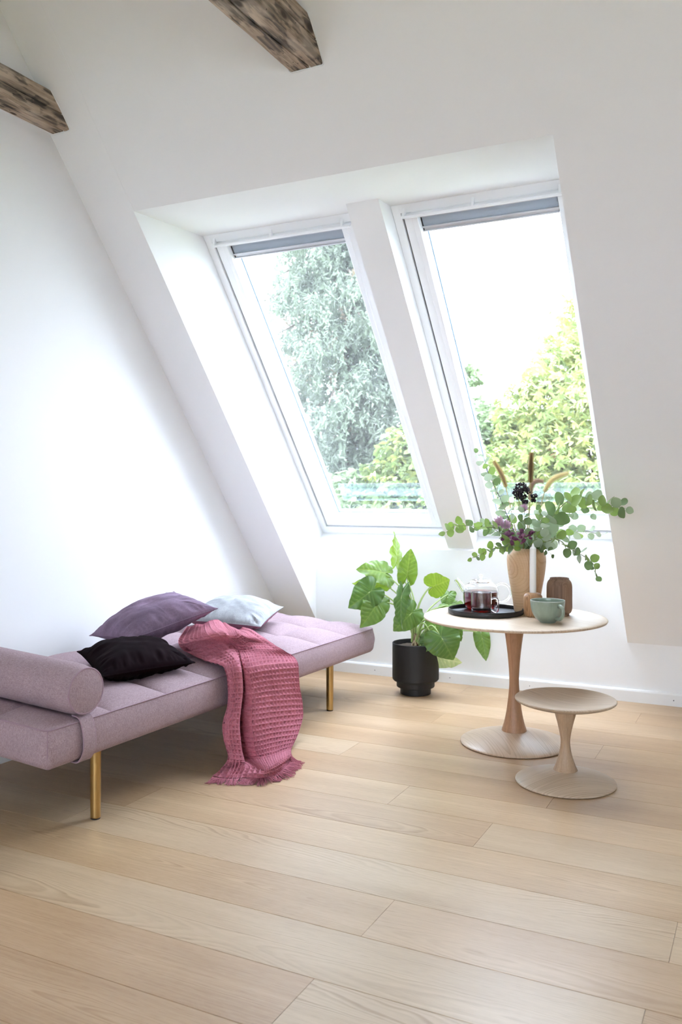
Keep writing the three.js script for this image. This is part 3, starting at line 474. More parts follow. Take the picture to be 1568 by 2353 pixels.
// ------------------------------------------------------------------ things on the table
M.glass = phy({ color: 0xffffff, roughness: 0, transmission: 1, thickness: 0.01, ior: 1.47 });
M.tea = phy({ color: 0xffffff, roughness: 0, transmission: 1, thickness: 0.1, ior: 1.33, attenuationColor: new THREE.Color().setRGB(0.56, 0.10, 0.035), attenuationDistance: 0.027 });
{
  const t = thing('tray', 'round black tray with a low rim under the teapot', 'tray', [-1.152, TOP, -3.740]), R = 0.166;
  part(t, 'rim_and_base', toCreasedNormals(lathe([[0, 0], [R - 0.005, 0], [R - 0.001, 0.002], [R, 0.006], [R, 0.0215], [R - 0.0012, 0.0235], [R - 0.0038, 0.0235], [R - 0.005, 0.0215], [R - 0.0055, 0.007], [R - 0.009, 0.0045], [0, 0.0045]], 128), 0.7), std({ color: 0x1b1816, roughness: 0.42 }));
}
const onTray = TOP + 0.0047;
{ // glass teapot: spout to the left, handle to the right
  const t = thing('teapot', 'clear glass teapot of dark red tea standing on the black tray', 'teapot', [-1.2, onTray, -3.822], YAW);
  const w = 0.0024;
  const outer = smoothPts([[0, 0], [0.045, 0.0005], [0.062, 0.005], [0.0745, 0.02], [0.0795, 0.045], [0.0805, 0.07], [0.0795, 0.088], [0.0745, 0.104], [0.062, 0.1165], [0.05, 0.122], [0.0455, 0.1265]], 48);
  const inner = outer.map((p, i) => { const a = outer[Math.max(0, i - 1)], b = outer[Math.min(outer.length - 1, i + 1)], l = Math.hypot(b[0] - a[0], b[1] - a[1]); return [Math.max(0, p[0] - (b[1] - a[1]) / l * w), p[1] + (b[0] - a[0]) / l * w]; });
  const shell = [...outer, ...inner.slice().reverse()];
  part(t, 'body', lathe(shell, 80), M.glass);
  const lev = 0.0835, liq = inner.filter((p) => p[1] < lev).map((p) => [Math.max(0, p[0] - 0.0004), p[1] + 0.0004]); liq.push([liq[liq.length - 1][0], lev], [0, lev]);
  part(t, 'tea', lathe(liq, 80), M.tea, 'dark red tea');
  const lid = part(t, 'lid', lathe([...smoothPts([[0.0, 0.139], [0.02, 0.1385], [0.037, 0.1355], [0.0465, 0.130], [0.0485, 0.127]], 20), ...smoothPts([[0.0475, 0.1255], [0.0445, 0.1275], [0.035, 0.1328], [0.02, 0.136], [0, 0.1364]], 20)], 64), M.glass);
  part(lid, 'knob', latheSmooth([[0, 0.1392], [0.006, 0.1395], [0.0045, 0.1425], [0.0075, 0.147], [0.0095, 0.1525], [0.0075, 0.158], [0, 0.1605]], 30, 32), M.glass);
  { // spout: an open tube
    const c = new THREE.CatmullRomCurve3([[-0.071, 0.085, 0], [-0.086, 0.103, 0], [-0.099, 0.122, 0], [-0.113, 0.138, 0]].map(vec)), S = (r0, r1) => tube(c.points, r0, 20, 20, r1);
    const o = S(0.0155, 0.0105), inn = S(0.0135, 0.0086); { const ix = inn.index; for (let i = 0; i < ix.count; i += 3) { const a = ix.getX(i); ix.setX(i, ix.getX(i + 2)); ix.setX(i + 2, a); } inn.computeVertexNormals(); }
    part(t, 'spout', merge([o, inn]), M.glass);
  }
  part(t, 'handle', tube([[0.071, 0.1085, 0], [0.092, 0.1165, 0], [0.117, 0.111, 0], [0.133, 0.090, 0], [0.134, 0.065, 0], [0.12, 0.044, 0], [0.098, 0.036, 0], [0.0785, 0.039, 0]], 0.0052, 60, 14), M.glass);
}
{ // glass cup with a handle
  const t = thing('glass_cup', 'small straight clear glass cup of tea in front of the teapot', 'cup', [-1.158, onTray, -3.698], YAW);
  const outer = smoothPts([[0, 0], [0.032, 0.0004], [0.0405, 0.003], [0.0438, 0.01], [0.0448, 0.03], [0.0448, 0.06], [0.0448, 0.092]], 30), inner = smoothPts([[0.0430, 0.092], [0.0430, 0.06], [0.0430, 0.03], [0.0418, 0.013], [0.038, 0.008], [0.03, 0.0062], [0, 0.006]], 30);
  part(t, 'body', lathe([...outer, [0.0445, 0.0928], [0.0434, 0.0928], ...inner], 72), M.glass);
  const lev = 0.0275, liq = inner.filter((p) => p[1] < lev).map((p) => [Math.max(0, p[0] - 0.0004), p[1] + 0.0004]); 
  part(t, 'tea', lathe([...liq.reverse(), [0.0424, lev], [0, lev]], 64), M.tea, 'dark red tea');
  part(t, 'handle', tube([[0.043, 0.066, 0.008], [0.057, 0.07, 0.011], [0.068, 0.064, 0.013], [0.071, 0.046, 0.014], [0.0705, 0.022, 0.014], [0.066, 0.010, 0.013], [0.057, 0.010, 0.011], [0.043, 0.018, 0.008]], 0.0042, 48, 12), M.glass);
}
{ // wooden vase
  const t = thing('vase', 'pale turned wooden vase with swirling grain holding the bouquet', 'vase', [-0.999, TOP, -3.858]);
  const A = hex(0xd8b58c), B = hex(0xa87a50);
  const c = (x, y, z) => { const k = vn3(x * 9, y * 9, z * 9, 410) - 0.5, k2 = vn3(x * 24, y * 24, z * 24, 414) - 0.5, d = Math.hypot(x + 0.35 * (y - 0.215) + 0.10 + 0.05 * k, (y - 0.225) * 1 + 0.03 * k, 0.4 * (z - 0.10)) * 1, q = (d + 0.020 * k + 0.007 * k2) / 0.0125, f = q - Math.floor(q), ln = smoothstep(f, 0.55, 0.95) * (1 - smoothstep(f, 0.95, 1)), fine = vn3(x * 60, y * 500, z * 60, 5) - 0.5; return mixc(A, B, clamp(0.22 + 0.34 * ln * hash(Math.floor(q), 4, 2) + 0.14 * fine + 0.4 * k, 0, 1)); };
  turned(t, 'body', [[0, 0], [0.049, 0.0], [0.053, 0.004], [0.0555, 0.0145], [0.061, 0.056], [0.0676, 0.0975], [0.0755, 0.139], [0.082, 0.18], [0.0862, 0.218], [0.0868, 0.241], [0.0832, 0.262], [0.074, 0.277], [0.0615, 0.2855], [0.051, 0.288], [0.047, 0.284], [0.052, 0.262], [0.058, 0.23], [0.045, 0.16]], 90, 96, [1024, 1024], c, 0.5);
}
{ // candle in a round wooden holder
  const t = thing('candle_holder', 'small rounded walnut candle holder between tray and mug', 'candle holder', [-0.939, TOP, -3.737]);
  const c = (x, y, z) => { const g = woodAt(y * 1, x, z, { seed: 430, ring: 0.0058, y0: -0.03, z0: 0.06, wob: 0.014, wf: 6, contrast: 0.42, pores: 0.2, fine: 0.2, broad: 0.35 }); return mixc(hex(0xb98d62), hex(0x64432b), g); };
  turned(t, 'body', [[0, 0], [0.030, 0], [0.034, 0.003], [0.0385, 0.025], [0.0415, 0.055], [0.0412, 0.075], [0.0375, 0.092], [0.0285, 0.102], [0.0178, 0.1045], [0.0150, 0.1045], [0.0147, 0.09], [0, 0.09]], 60, 64, [512, 512], c, 0.45);
  const k = thing('candle', 'unlit slim white dinner candle in the walnut holder', 'candle', [-0.939, TOP + 0.0902, -3.737]);
  part(k, 'wax', toCreasedNormals(lathe([[0, 0], [0.0139, 0], [0.0142, 0.001], [0.0141, 0.203], [0.0136, 0.2065], [0.0116, 0.2090], [0.0074, 0.2125], [0.0048, 0.2185], [0.0028, 0.2255], [0.0015, 0.2275], [0, 0.228]], 40), 0.5), phy({ color: 0xf5f2ec, roughness: 0.45, clearcoat: 0.15, clearcoatRoughness: 0.4 }));
  part(k, 'wick', tube([[0, 0.2265, 0], [0.0004, 0.2305, 0.0002]], 0.0008, 4, 6), std({ color: 0xe9e4da, roughness: 0.9 }));
}
{ // brown wooden jar
  const t = thing('jar', 'dark brown wooden jar with a short neck behind the green mug', 'jar', [-0.845, TOP, -3.828]);
  const c = (x, y, z) => { const g = woodAt(y, x, z, { seed: 450, ring: 0.003, y0: 0.08, z0: 0.1, wob: 0.006, contrast: 0.16, pores: 0.6, fine: 0.3, broad: 0.6, pf: 260 }); return mixc(hex(0x92725a), hex(0x4e3626), g); };
  turned(t, 'body', [[0, 0], [0.041, 0.0], [0.043, 0.002], [0.0425, 0.008], [0.050, 0.015], [0.0545, 0.028], [0.055, 0.06], [0.055, 0.115], [0.0547, 0.127], [0.0530, 0.139], [0.0492, 0.149], [0.0435, 0.156], [0.0408, 0.159], [0.0412, 0.1632], [0.0402, 0.1645], [0.0385, 0.1635], [0.0378, 0.155], [0.044, 0.13], [0.044, 0.05]], 90, 80, [512, 512], c, 0.6);
}
{ // sage green mug
  const t = thing('mug', 'wide sage green glazed mug at the front of the table', 'mug', [-0.844, TOP, -3.604], YAW);
  const glaze = tex(512, 256, (u, v) => mixc(hex(0x92a08e), hex(0x82917f), fbm(u * 30, v * 14, 460, 4)));
  const m = phy({ map: glaze, roughness: 0.28, clearcoat: 0.7, clearcoatRoughness: 0.08 });
  const body = lathe(smoothPts([[0, 0.003], [0.026, 0.003], [0.0285, 0.0], [0.0315, 0.0], [0.034, 0.004], [0.046, 0.014], [0.0585, 0.031], [0.0668, 0.053], [0.0698, 0.074], [0.0708, 0.0895], [0.0700, 0.0918], [0.0678, 0.0918], [0.0665, 0.0895], [0.065, 0.07], [0.061, 0.05], [0.052, 0.03], [0.04, 0.016], [0.025, 0.0095], [0, 0.008]], 90), 88);
  part(t, 'body', body, m);
  part(t, 'rim', (() => { const g = new THREE.TorusGeometry(0.0692, 0.0017, 8, 88); g.rotateX(Math.PI / 2); g.translate(0, 0.0912, 0); return g; })(), std({ color: 0xb8bdb2, roughness: 0.35 }), 'paler rim');
  const a = D2R(-64), dir = V3(Math.cos(a), 0, -Math.sin(a)), q = (r, y) => dir.clone().multiplyScalar(r).setY(y);
  const hp = [q(0.064, 0.071), q(0.078, 0.075), q(0.0915, 0.068), q(0.096, 0.052), q(0.091, 0.034), q(0.076, 0.022), q(0.048, 0.022)];
  const hg = tube(hp, 0.0074, 48, 14); part(t, 'handle', hg, m);
}

// ------------------------------------------------------------------ potted plant
const leafMat = phy({ color: 0xffffff, vertexColors: true, roughness: 1, transmission: 0.34, thickness: 0, side: THREE.DoubleSide, clearcoat: 0.7, clearcoatRoughness: 0.26 });
const stalkMat = phy({ color: 0x9fb46a, roughness: 0.55, clearcoat: 0.2 });
{
  const pot = thing('potted_plant', 'leafy green elephant ear plant in a stepped matt black pot by the window wall', 'potted plant', [-1.743, 0, -4.385]);
  const rp = [[0, 0], [0.079, 0], [0.083, 0.003], [0.083, 0.034], [0.0845, 0.0365], [0.1005, 0.0385], [0.103, 0.042], [0.103, 0.066], [0.1055, 0.0695], [0.119, 0.073], [0.1255, 0.081], [0.126, 0.1], [0.126, 0.2745], [0.1248, 0.276], [0.1222, 0.276], [0.121, 0.2745], [0.121, 0.2], [0, 0.2]];
  part(pot, 'pot', toCreasedNormals(lathe(rp, 96), 0.5), std({ color: 0x131314, roughness: 0.58 }), 'matt black stepped pot');
  const soil = gridGeo(40, 10, (u, v) => { const a = u * 6.2832, r = 0.1205 * v; return V3(Math.cos(a) * r, 0.246 + 0.01 * fbm(Math.cos(a) * r * 60, Math.sin(a) * r * 60, 5, 3) + 0.012 * (1 - v), Math.sin(a) * r); }, true);
  part(pot, 'soil', soil, std({ color: 0x4a3d31, roughness: 1 }));
  const bark = tex(128, 128, (u, v) => mixc(hex(0xd9c6a0), hex(0x6b5236), smoothstep(vn(u * 6, v * 22, 7), 0.35, 0.7)));
  part(pot, 'trunk', tube([[-0.005, 0.235, 0.0], [0.004, 0.285, 0.004], [0.012, 0.33, 0.008]], 0.023, 16, 14, 0.016), std({ map: rep(bark, 1, 1), roughness: 0.95, bumpMap: bark, bumpScale: 0.003 }), 'scarred woody trunk');
  // base, tip (from the foot of the pot), facing, width, shade, droop
  const leaves = [
    [-.153,.715,-.103,-.157,.87,-.145,.999,.026,-.023,.158, 0.95, 0.1],
    [-.063,.636,-.035,-.037,.782,-.026,.471,-.14,.871,.111, 0.62, 0.05],
    [-.159,.651,.057,-.25,.698,.17,.749,.543,.38,.157, 0.5, 0.15],
    [-.173,.567,.198,-.245,.487,.302,.71,.221,.669,.164, 0.2, 0.12],
    [-.186,.587,.059,-.315,.575,.136,.477,-.473,.741,.119, 0.8, 0.1],
    [-.148,.502,.175,-.172,.392,.287,.798,.341,.497,.161, 0.35, 0.1],
    [-.006,.552,.182,-.016,.386,.232,-.372,.286,.883,.109, 0.18, 0.12],
    [.027,.453,.12,-.034,.364,.207,.708,.179,.683,.144, 0.3, 0.1],
    [.079,.578,-.062,.167,.61,-.083,.34,-.342,.876,.152, 1.0, 0.08],
    [.112,.516,-.213,.107,.457,-.165,-.101,.623,.775,.095, 0.35, 0.1],
    [.14,.474,-.204,.077,.446,-.105,.033,.954,.299,.106, 0.4, 0.12],
    [.114,.385,.01,.144,.306,.04,.097,.38,.92,.12, 0.5, 0.08],
    [.178,.334,.09,.252,.224,.097,.347,.297,.89,.194, 0.22, 0.14],
    [.1,.321,.062,.082,.249,.093,-.441,.448,.778,.148, 0.2, 0.1],
    [.111,.229,.012,.236,.161,.038,-.405,-.422,.811,.197, 0.85, 0.2],
    [.29,.296,-.257,.326,.163,-.23,.427,.289,.857,.092, 0.4, 0.05],
    [.217,.347,-.086,.226,.288,-.068,-.377,.214,.901,.052, 0.35, 0.1]];
  const outline = [[0, 1.0], [8, 0.9], [20, 0.79], [40, 0.68], [62, 0.60], [85, 0.56], [110, 0.555], [132, 0.55], [150, 0.50], [163, 0.38], [173, 0.2], [180, 0.08]];
  const rad = (d) => { let k = 0; while (k < outline.length - 2 && d > outline[k + 1][0]) k++; const f = smoothstep(d, outline[k][0], outline[k + 1][0]) * 0.4 + 0.6 * (d - outline[k][0]) / (outline[k + 1][0] - outline[k][0]); return lerp(outline[k][1], outline[k + 1][1], f); };
  const deep = [0.026, 0.105, 0.014], fresh = [0.33, 0.50, 0.035];
  leaves.forEach((L, n) => {
    const B = V3(L[0], L[1], L[2]), T = V3(L[3], L[4], L[5]), nn = V3(L[6], L[7], L[8]), width = L[9], ax = T.clone().sub(B), len = ax.length(); ax.normalize(); nn.addScaledVector(ax, -nn.dot(ax)).normalize(); const sd = nn.clone().cross(ax);
    const NR = 18, NA = 120, pos = [], col = [], ix = [], uv = [], ws = width / 2 / 0.56, green = n === 14 ? [0.42, 0.52, 0.22] : mixc(deep, fresh, L[10] * 0.8);
    for (let j = 0; j <= NR; j++) for (let i = 0; i <= NA; i++) {
      const deg = -180 + 360 * i / NA, a = D2R(deg), rho = j / NR, R = rad(Math.abs(deg)), s = Math.cos(a) * R * rho, t = Math.sin(a) * R * rho;
      const at_ = Math.abs(t), q0 = s - 0.55 * at_ + 0.35 * at_ * at_, qk = s > -0.02 || q0 > 0 ? Math.abs(((q0 + 10.0) / 0.15) % 1 - 0.5) * 0.15 : 9, lobe = Math.min(Math.abs(at_ - 0.62 * Math.abs(s)) + (s < 0 ? 0 : 9), qk + (q0 < -0.02 ? 9 : 0)), midv = s > -0.01 ? at_ : 9, vd = Math.min(midv * 0.7, lobe) / 0.15 * 9;
      const wave = 0.030 * Math.sin(a * 9 + n * 2.1) * Math.pow(rho, 3) + 0.016 * Math.sin(a * 17 + n) * Math.pow(rho, 5) + 0.035 * Math.sin(a * 4 + n) * rho * rho, pleat = -0.013 * Math.exp(-vd * vd / 5) * (0.3 + rho) * (rho > 0.97 ? 0.5 : 1), fold = 0.20 * Math.abs(t), curl = -L[11] * 2.2 * Math.max(0, s) * s - 0.5 * t * t - (s < 0 ? 0.35 * s * s : 0);
      const h = (fold + curl + wave + pleat) * len, p = B.clone().addScaledVector(ax, s * len).addScaledVector(sd, t * ws).addScaledVector(nn, h);
      pos.push(p.x, p.y, p.z); uv.push(s, t);
      const vn_ = Math.exp(-vd * vd / 0.5) * (1 - rho * 0.55), blotch = 0.85 + 0.3 * fbm(s * 7 + n, t * 7, 500 + n, 3), c = mixc(green, [green[0] * 2 + 0.09, green[1] * 1.5 + 0.12, green[2] * 2 + 0.05], vn_ * 0.6); col.push(c[0] * blotch, c[1] * blotch, c[2] * blotch);
    }
    for (let j = 0; j < NR; j++) for (let i = 0; i < NA; i++) { const a = j * (NA + 1) + i, b = a + 1, c = a + NA + 1, d = c + 1; ix.push(a, c, b, b, c, d); }
    const g = new THREE.BufferGeometry(); g.setAttribute('position', new THREE.Float32BufferAttribute(pos, 3)); g.setAttribute('color', new THREE.Float32BufferAttribute(col, 3)); g.setAttribute('uv', new THREE.Float32BufferAttribute(uv, 2)); g.setIndex(ix); g.computeVertexNormals();
    const leaf = part(pot, numbered('leaf'), g, leafMat);
    const root = V3(rr(-0.02, 0.02), 0.25 + (n % 3) * 0.03, rr(-0.015, 0.02)), low = n === 14 || n === 13 || n === 12, m = root.clone().lerp(B, 0.5).add(V3(0, low ? 0.09 : 0.05, 0)).addScaledVector(V3(B.x, 0, B.z), low ? 0.1 : -0.18);
    part(leaf, 'stalk', tube([root, m, B.clone().addScaledVector(ax, -0.012).addScaledVector(nn, -0.008), B.clone().addScaledVector(ax, 0.02).addScaledVector(nn, -0.001)], n === 8 ? 0.0095 : 0.0068, 28, 8, 0.0026), stalkMat);
  });
}

// ------------------------------------------------------------------ bouquet
const VASE = [-0.999, TOP, -3.858];
{
  const disc = (pt, cup) => { const g = gridGeo(20, 5, (u, v) => { const a = u * Math.PI * 2, sh = 1 + pt * Math.pow(Math.max(0, Math.cos(a)), 6), r = v; return V3(1 + Math.cos(a) * r * sh, Math.sin(a) * r * 0.96, cup * (r * r) * (0.5 + 0.5 * Math.cos(2 * a)) + 0.05 * Math.sin(a * 3) * r * r); }, true); return g; };
  const shapes = [disc(0.12, 0.22), disc(0.22, -0.15), disc(0.05, 0.35)];
  const mat = (c, tr = 0.38) => phy({ color: c, roughness: 1, transmission: tr, thickness: 0, side: THREE.DoubleSide, clearcoat: 0.18, clearcoatRoughness: 0.5 });
  const greens = [mat(0x86a052), mat(0x98a986), mat(0x6c8450), mat(0xb4c2a6), mat(0x84a045)];
  const stemM = std({ color: 0x8a8f63, roughness: 0.7 }), stemDark = std({ color: 0x4c4038, roughness: 0.7 });
  const branches = [
    ['eucalyptus branch rising along the window frame to the highest leaf', [1, 3, 1, 0, 2], [[-.028,.292,.014],[-.05,.371,.036],[-.072,.446,.07],[-.095,.508,.081],[-.122,.564,.084],[-.148,.614,.074],[-.182,.683,.069],[-.207,.715,.07]], 0.34, 0.021, stemDark],
    ['eucalyptus branch arching out sideways towards the potted plant', [0, 4, 0, 2], [[-.025,.294,.035],[-.059,.352,.096],[-.096,.384,.16],[-.142,.388,.216],[-.192,.396,.275],[-.233,.394,.318],[-.259,.367,.342]], 0.3, 0.022, stemM],
    ['eucalyptus branch drooping low over the teapot', [0, 4, 2], [[-.025,.291,.035],[-.034,.303,.095],[-.069,.297,.169],[-.104,.292,.22],[-.135,.271,.258],[-.161,.258,.282]], 0.3, 0.018, stemM],
    ['eucalyptus branch stretching farthest out across the sloping wall', [2, 0, 1, 0], [[.009,.292,-.004],[.058,.378,-.007],[.118,.434,-.014],[.164,.487,-.015],[.22,.518,-.021],[.279,.509,-.028],[.347,.485,-.04],[.421,.47,-.054]], 0.28, 0.030, stemM],
    ['eucalyptus branch reaching up just below the farthest stretching one', [1, 3, 2, 1], [[.014,.292,-.007],[.057,.356,-.062],[.103,.406,-.108],[.163,.444,-.149],[.218,.472,-.187],[.246,.443,-.202]], 0.3, 0.022, stemM],
    ['eucalyptus branch of pale leaves level across the window sill', [3, 3, 1, 0], [[.02,.291,-.01],[.057,.319,-.062],[.107,.33,-.121],[.182,.357,-.181],[.231,.357,-.216],[.284,.343,-.254]], 0.3, 0.02, stemM],
    ['eucalyptus branch hanging down beside the brown jar', [0, 2, 3, 0], [[.025,.292,.01],[.079,.315,.028],[.146,.332,.028],[.188,.3,.029],[.25,.264,.009],[.291,.228,-.011],[.302,.172,-.028]], 0.22, 0.021, stemM],
    ['short upright eucalyptus sprig at the front of the vase mouth', [2, 1, 2], [[-.003,.29,.013],[.007,.33,.063],[.015,.375,.104],[.02,.412,.113],[.015,.448,.116]], 0.2, 0.024, stemM],
    ['short pale eucalyptus sprig rising behind the candle', [3, 3, 1, 0], [[.011,.293,.006],[.054,.337,.051],[.081,.375,.06],[.083,.411,.07],[.091,.436,.055]], 0.2, 0.022, stemM],
    ['short eucalyptus sprig mixed with the pink flower', [1, 2, 1], [[-.033,.291,-.006],[-.083,.331,.008],[-.137,.369,.024],[-.174,.4,.031],[-.202,.381,.045]], 0.22, 0.019, stemM],
    ['small eucalyptus sprig tipping over the vase shoulder', [1, 2], [[.044,.285,.012],[.081,.306,.038],[.108,.283,.047],[.124,.266,.05]], 0.35, 0.015, stemM],
    ['short eucalyptus sprig standing between the dark flower and the bent grass', [3, 2, 1], [[.0, .29, -.02], [.03, .36, -.03], [.055, .42, -.02], [.06, .46, 0]], 0.3, 0.021, stemM]];
  const toEye = V3(0, EYE, 0).sub(vec(VASE)).normalize();
  for (const [label, cols, pts, start, R, sm] of branches) {
    const b = thing('eucalyptus_branch', label, 'branch', VASE, 0, 'eucalyptus branches in the wooden vase');
    const low = vec(pts[0]).lerp(V3(0, 0.2, 0), 0.8), c = new THREE.CatmullRomCurve3([low, ...pts.map(vec)]), len = c.getLength();
    part(b, 'stem', tube(c.points, 0.0024, 50, 6, 0.0012), sm);
    const n = Math.max(3, Math.round(len * (1 - start) / 0.028)); let roll = rr(0, 3);
    for (let k = 0; k <= n; k++) {
      const f = start + (1 - start) * k / n, o = c.getPointAt(Math.min(1, f)), tg = c.getTangentAt(Math.min(1, f)); roll += 1.35 + rr(-0.4, 0.4);
      const r = 1.04 * R * (k === n ? 0.62 : lerp(1.0, 0.72, Math.pow(k / n, 1.5))) * rr(0.85, 1.12);
      for (const s of k === n ? [0] : [0, 1]) {
        const side = V3(0, 1, 0).cross(tg).normalize(), up = tg.clone().cross(side), ang = roll + s * Math.PI, dir = side.multiplyScalar(Math.cos(ang)).addScaledVector(up, Math.sin(ang)).addScaledVector(tg, k === n ? 2 : 0.55).normalize();
        const nrm = toEye.clone().multiplyScalar(0.9).add(V3(rr(-1, 1), rr(-0.6, 1), rr(-1, 1)).multiplyScalar(1.25)); nrm.addScaledVector(dir, -nrm.dot(dir)).normalize();
        const m = new THREE.Mesh(shapes[Math.floor(rnd() * 3)], greens[cols[Math.floor(rnd() * cols.length)]]); m.name = 'leaf';
        m.matrixAutoUpdate = true; const mx = new THREE.Matrix4().makeBasis(dir, nrm.clone().cross(dir), nrm); m.quaternion.setFromRotationMatrix(mx); m.scale.setScalar(r); m.position.copy(o).addScaledVector(dir, 0.003); b.add(m);
      }
    }
  }
  // fuzzy grass heads
  const straw = std({ color: 0xc9b983, roughness: 0.85 }), heads = [[0x5a4430, 0xb59a66], [0x94735a, 0xdcc48e], [0xa0867a, 0xd0b8a0], [0xcbb47e, 0xeddfae]];
  const grass = [
    ['upright dark brown foxtail grass head, tallest of the bouquet', 3, [[.009,.292,-.004],[.011,.408,-.006],[.015,.508,-.008],[.017,.598,-.009],[.02,.717,-.01]], 0.0125],
    ['slim foxtail grass head leaning towards the middle rafter', 3, [[-.027,.291,-.009],[-.055,.382,-.006],[-.08,.495,-.004],[-.109,.608,-.002],[-.148,.681,.007]], 0.010],
    ['short mauve brown foxtail grass head bent over sideways', 3, [[.003,.292,-.002],[.003,.408,-.013],[.012,.52,-.028],[.012,.555,-.028],[.029,.589,-.037],[.062,.588,-.054]], 0.012],
    ['straw coloured foxtail grass head arching towards the sloping wall', 3, [[.026,.291,-.035],[.04,.407,-.054],[.058,.52,-.074],[.072,.561,-.081],[.103,.605,-.108],[.155,.626,-.145]], 0.0125]];
  grass.forEach(([label, k0, pts, R], q) => {
    const b = thing('foxtail_grass', label, 'dried grass', VASE, 0, 'foxtail grass heads in the wooden vase'), c = new THREE.CatmullRomCurve3([V3(pts[0][0] * 0.2, 0.2, pts[0][2] * 0.2), ...pts.map(vec)]), f0 = [0.74, 0.74, 0.70, 0.70][q];
    part(b, 'stem', tube(c.points, 0.0026, 50, 6, 0.0018), straw);
    const bits = []; const N = 850;
    for (let k = 0; k < N; k++) {
      const f = f0 + (1 - f0) * (k / N), o = c.getPointAt(f), tg = c.getTangentAt(f), w = Math.pow(Math.sin(Math.PI * clamp((f - f0) / (1 - f0) * 0.96 + 0.02, 0, 1)), 0.55) * R, a = k * 2.399, s1 = V3(0.3, 0.2, 1).cross(tg).normalize(), s2 = tg.clone().cross(s1), d = s1.multiplyScalar(Math.cos(a)).addScaledVector(s2, Math.sin(a));
      const g = new THREE.ConeGeometry(0.0008, 0.013, 3, 1, true); g.rotateX(Math.PI / 2); g.translate(0, 0, 0.0065); const m = new THREE.Matrix4().lookAt(V3(0, 0, 0), d.clone().multiplyScalar(-1).addScaledVector(tg, -0.45), tg); g.applyMatrix4(m);
      g.translate(o.x + d.x * w * 0.45, o.y + d.y * w * 0.45, o.z + d.z * w * 0.45); bits.push(g);
    }
    const core = tube([0, 1, 2, 3, 4].map((i) => c.getPointAt(lerp(f0, 1, i / 4))), 1, 30, 12); { const P = core.attributes.position, cc = new THREE.CatmullRomCurve3([0, 1, 2, 3, 4].map((i) => c.getPointAt(lerp(f0, 1, i / 4)))); for (let j = 0; j <= 30; j++) { const o = cc.getPointAt(j / 30), w = R * 0.66 * Math.pow(Math.sin(Math.PI * (0.02 + 0.97 * j / 30)), 0.5); for (let i = 0; i <= 12; i++) { const k = j * 13 + i, w2 = w * (1 + 0.25 * (hash(i % 12, j, q) - 0.5)); P.setXYZ(k, o.x + (P.getX(k) - o.x) * w2, o.y + (P.getY(k) - o.y) * w2, o.z + (P.getZ(k) - o.z) * w2); } } core.computeVertexNormals(); }
    part(b, 'seed_head', core, std({ color: heads[q][0], roughness: 1 }));
    part(b, 'bristles', merge(bits), std({ color: heads[q][1], roughness: 1 }));
  });
  // flowers
  const bead = (r) => { const g = new THREE.IcosahedronGeometry(r, 1); return g; };
  function flower(label, pts, build) { const b = thing('flower', label, 'flower', VASE, 0); const c = new THREE.CatmullRomCurve3([V3(0, 0.2, 0), ...pts.map(vec)]); part(b, 'stem', tube(c.points, 0.0018, 40, 6, 0.0014), std({ color: 0x8a8f4f, roughness: 0.7 })); build(b); }
  flower('nearly black clustered flower head standing in front of the grass heads', [[-.003,.294,.024],[.002,.409,.032],[-.003,.477,.035],[-.009,.535,.038]], (b) => {
    const dk = std({ color: 0x2b2228, roughness: 0.8 }), gr = std({ color: 0x8f9a45, roughness: 0.7 });
    const clumps = [[-.012,.562,.038,.030],[-.03,.540,.044,.022],[.004,.545,.040,.024],[-.004,.518,.046,.020],[-.028,.518,.03,.018],[.042,.522,.03,.016],[.04,.502,.03,.011],[.006,.496,.044,.016]];
    for (const [x, y, z, R] of clumps) { const bits = []; for (let k = 0; k < 70 * R / 0.024; k++) { const d = V3(rr(-1, 1), rr(-0.7, 1), rr(-1, 1)).normalize().multiplyScalar(R * rr(0.55, 1)); const g = bead(rr(0.0028, 0.0046)); g.translate(x + d.x, y + d.y * 0.8, z + d.z); bits.push(g); } part(b, 'floret_cluster', merge(bits), dk); part(b, 'stalklet', tube([[-0.002, 0.45, 0.035], [x * 0.7, (y + 0.45) / 2, z], [x, y, z]], 0.0011, 10, 5), gr); }
  });
  const petalG = (() => { const g = gridGeo(8, 6, (u, v) => { const w = Math.sin(Math.PI * Math.pow(v, 0.7)) * 0.32; return V3((u - 0.5) * w, 0.1 * v * v + 0.25 * Math.pow(u - 0.5, 2), v); }); return g; })();
  const pink = phy({ color: 0xd8b4c8, roughness: 1, transmission: 0.3, thickness: 0, side: THREE.DoubleSide }), plum = phy({ color: 0x7d3f66, roughness: 1, transmission: 0.2, thickness: 0, side: THREE.DoubleSide });
  const petals = (b, o, axis, n, len, m, spread) => { const ax = axis.clone().normalize(), s1 = V3(0.2, 0.1, 1).cross(ax).normalize(), s2 = ax.clone().cross(s1); for (let k = 0; k < n; k++) { const a = k * 2.399, sp = spread * rr(0.6, 1.1), d = s1.clone().multiplyScalar(Math.cos(a) * sp).addScaledVector(s2, Math.sin(a) * sp).addScaledVector(ax, 1).normalize(), up = ax.clone().addScaledVector(d, -ax.dot(d)).normalize(); const p = new THREE.Mesh(petalG, m); p.name = 'petal'; p.quaternion.setFromRotationMatrix(new THREE.Matrix4().makeBasis(up.clone().cross(d), up, d)); p.scale.setScalar(len * rr(0.85, 1.1)); p.position.copy(o); b.add(p); } };
  flower('spidery pale pink flower on the side of the bouquet nearest the plant', [[-.017,.294,.042],[-.042,.355,.088],[-.08,.399,.13]], (b) => { petals(b, V3(-.08,.399,.13), V3(-0.3, 0.5, 0.8), 26, 0.042, pink, 1.6); petals(b, V3(-.055,.385,.125), V3(0.1, 0.6, 0.8), 22, 0.038, pink, 1.5); });
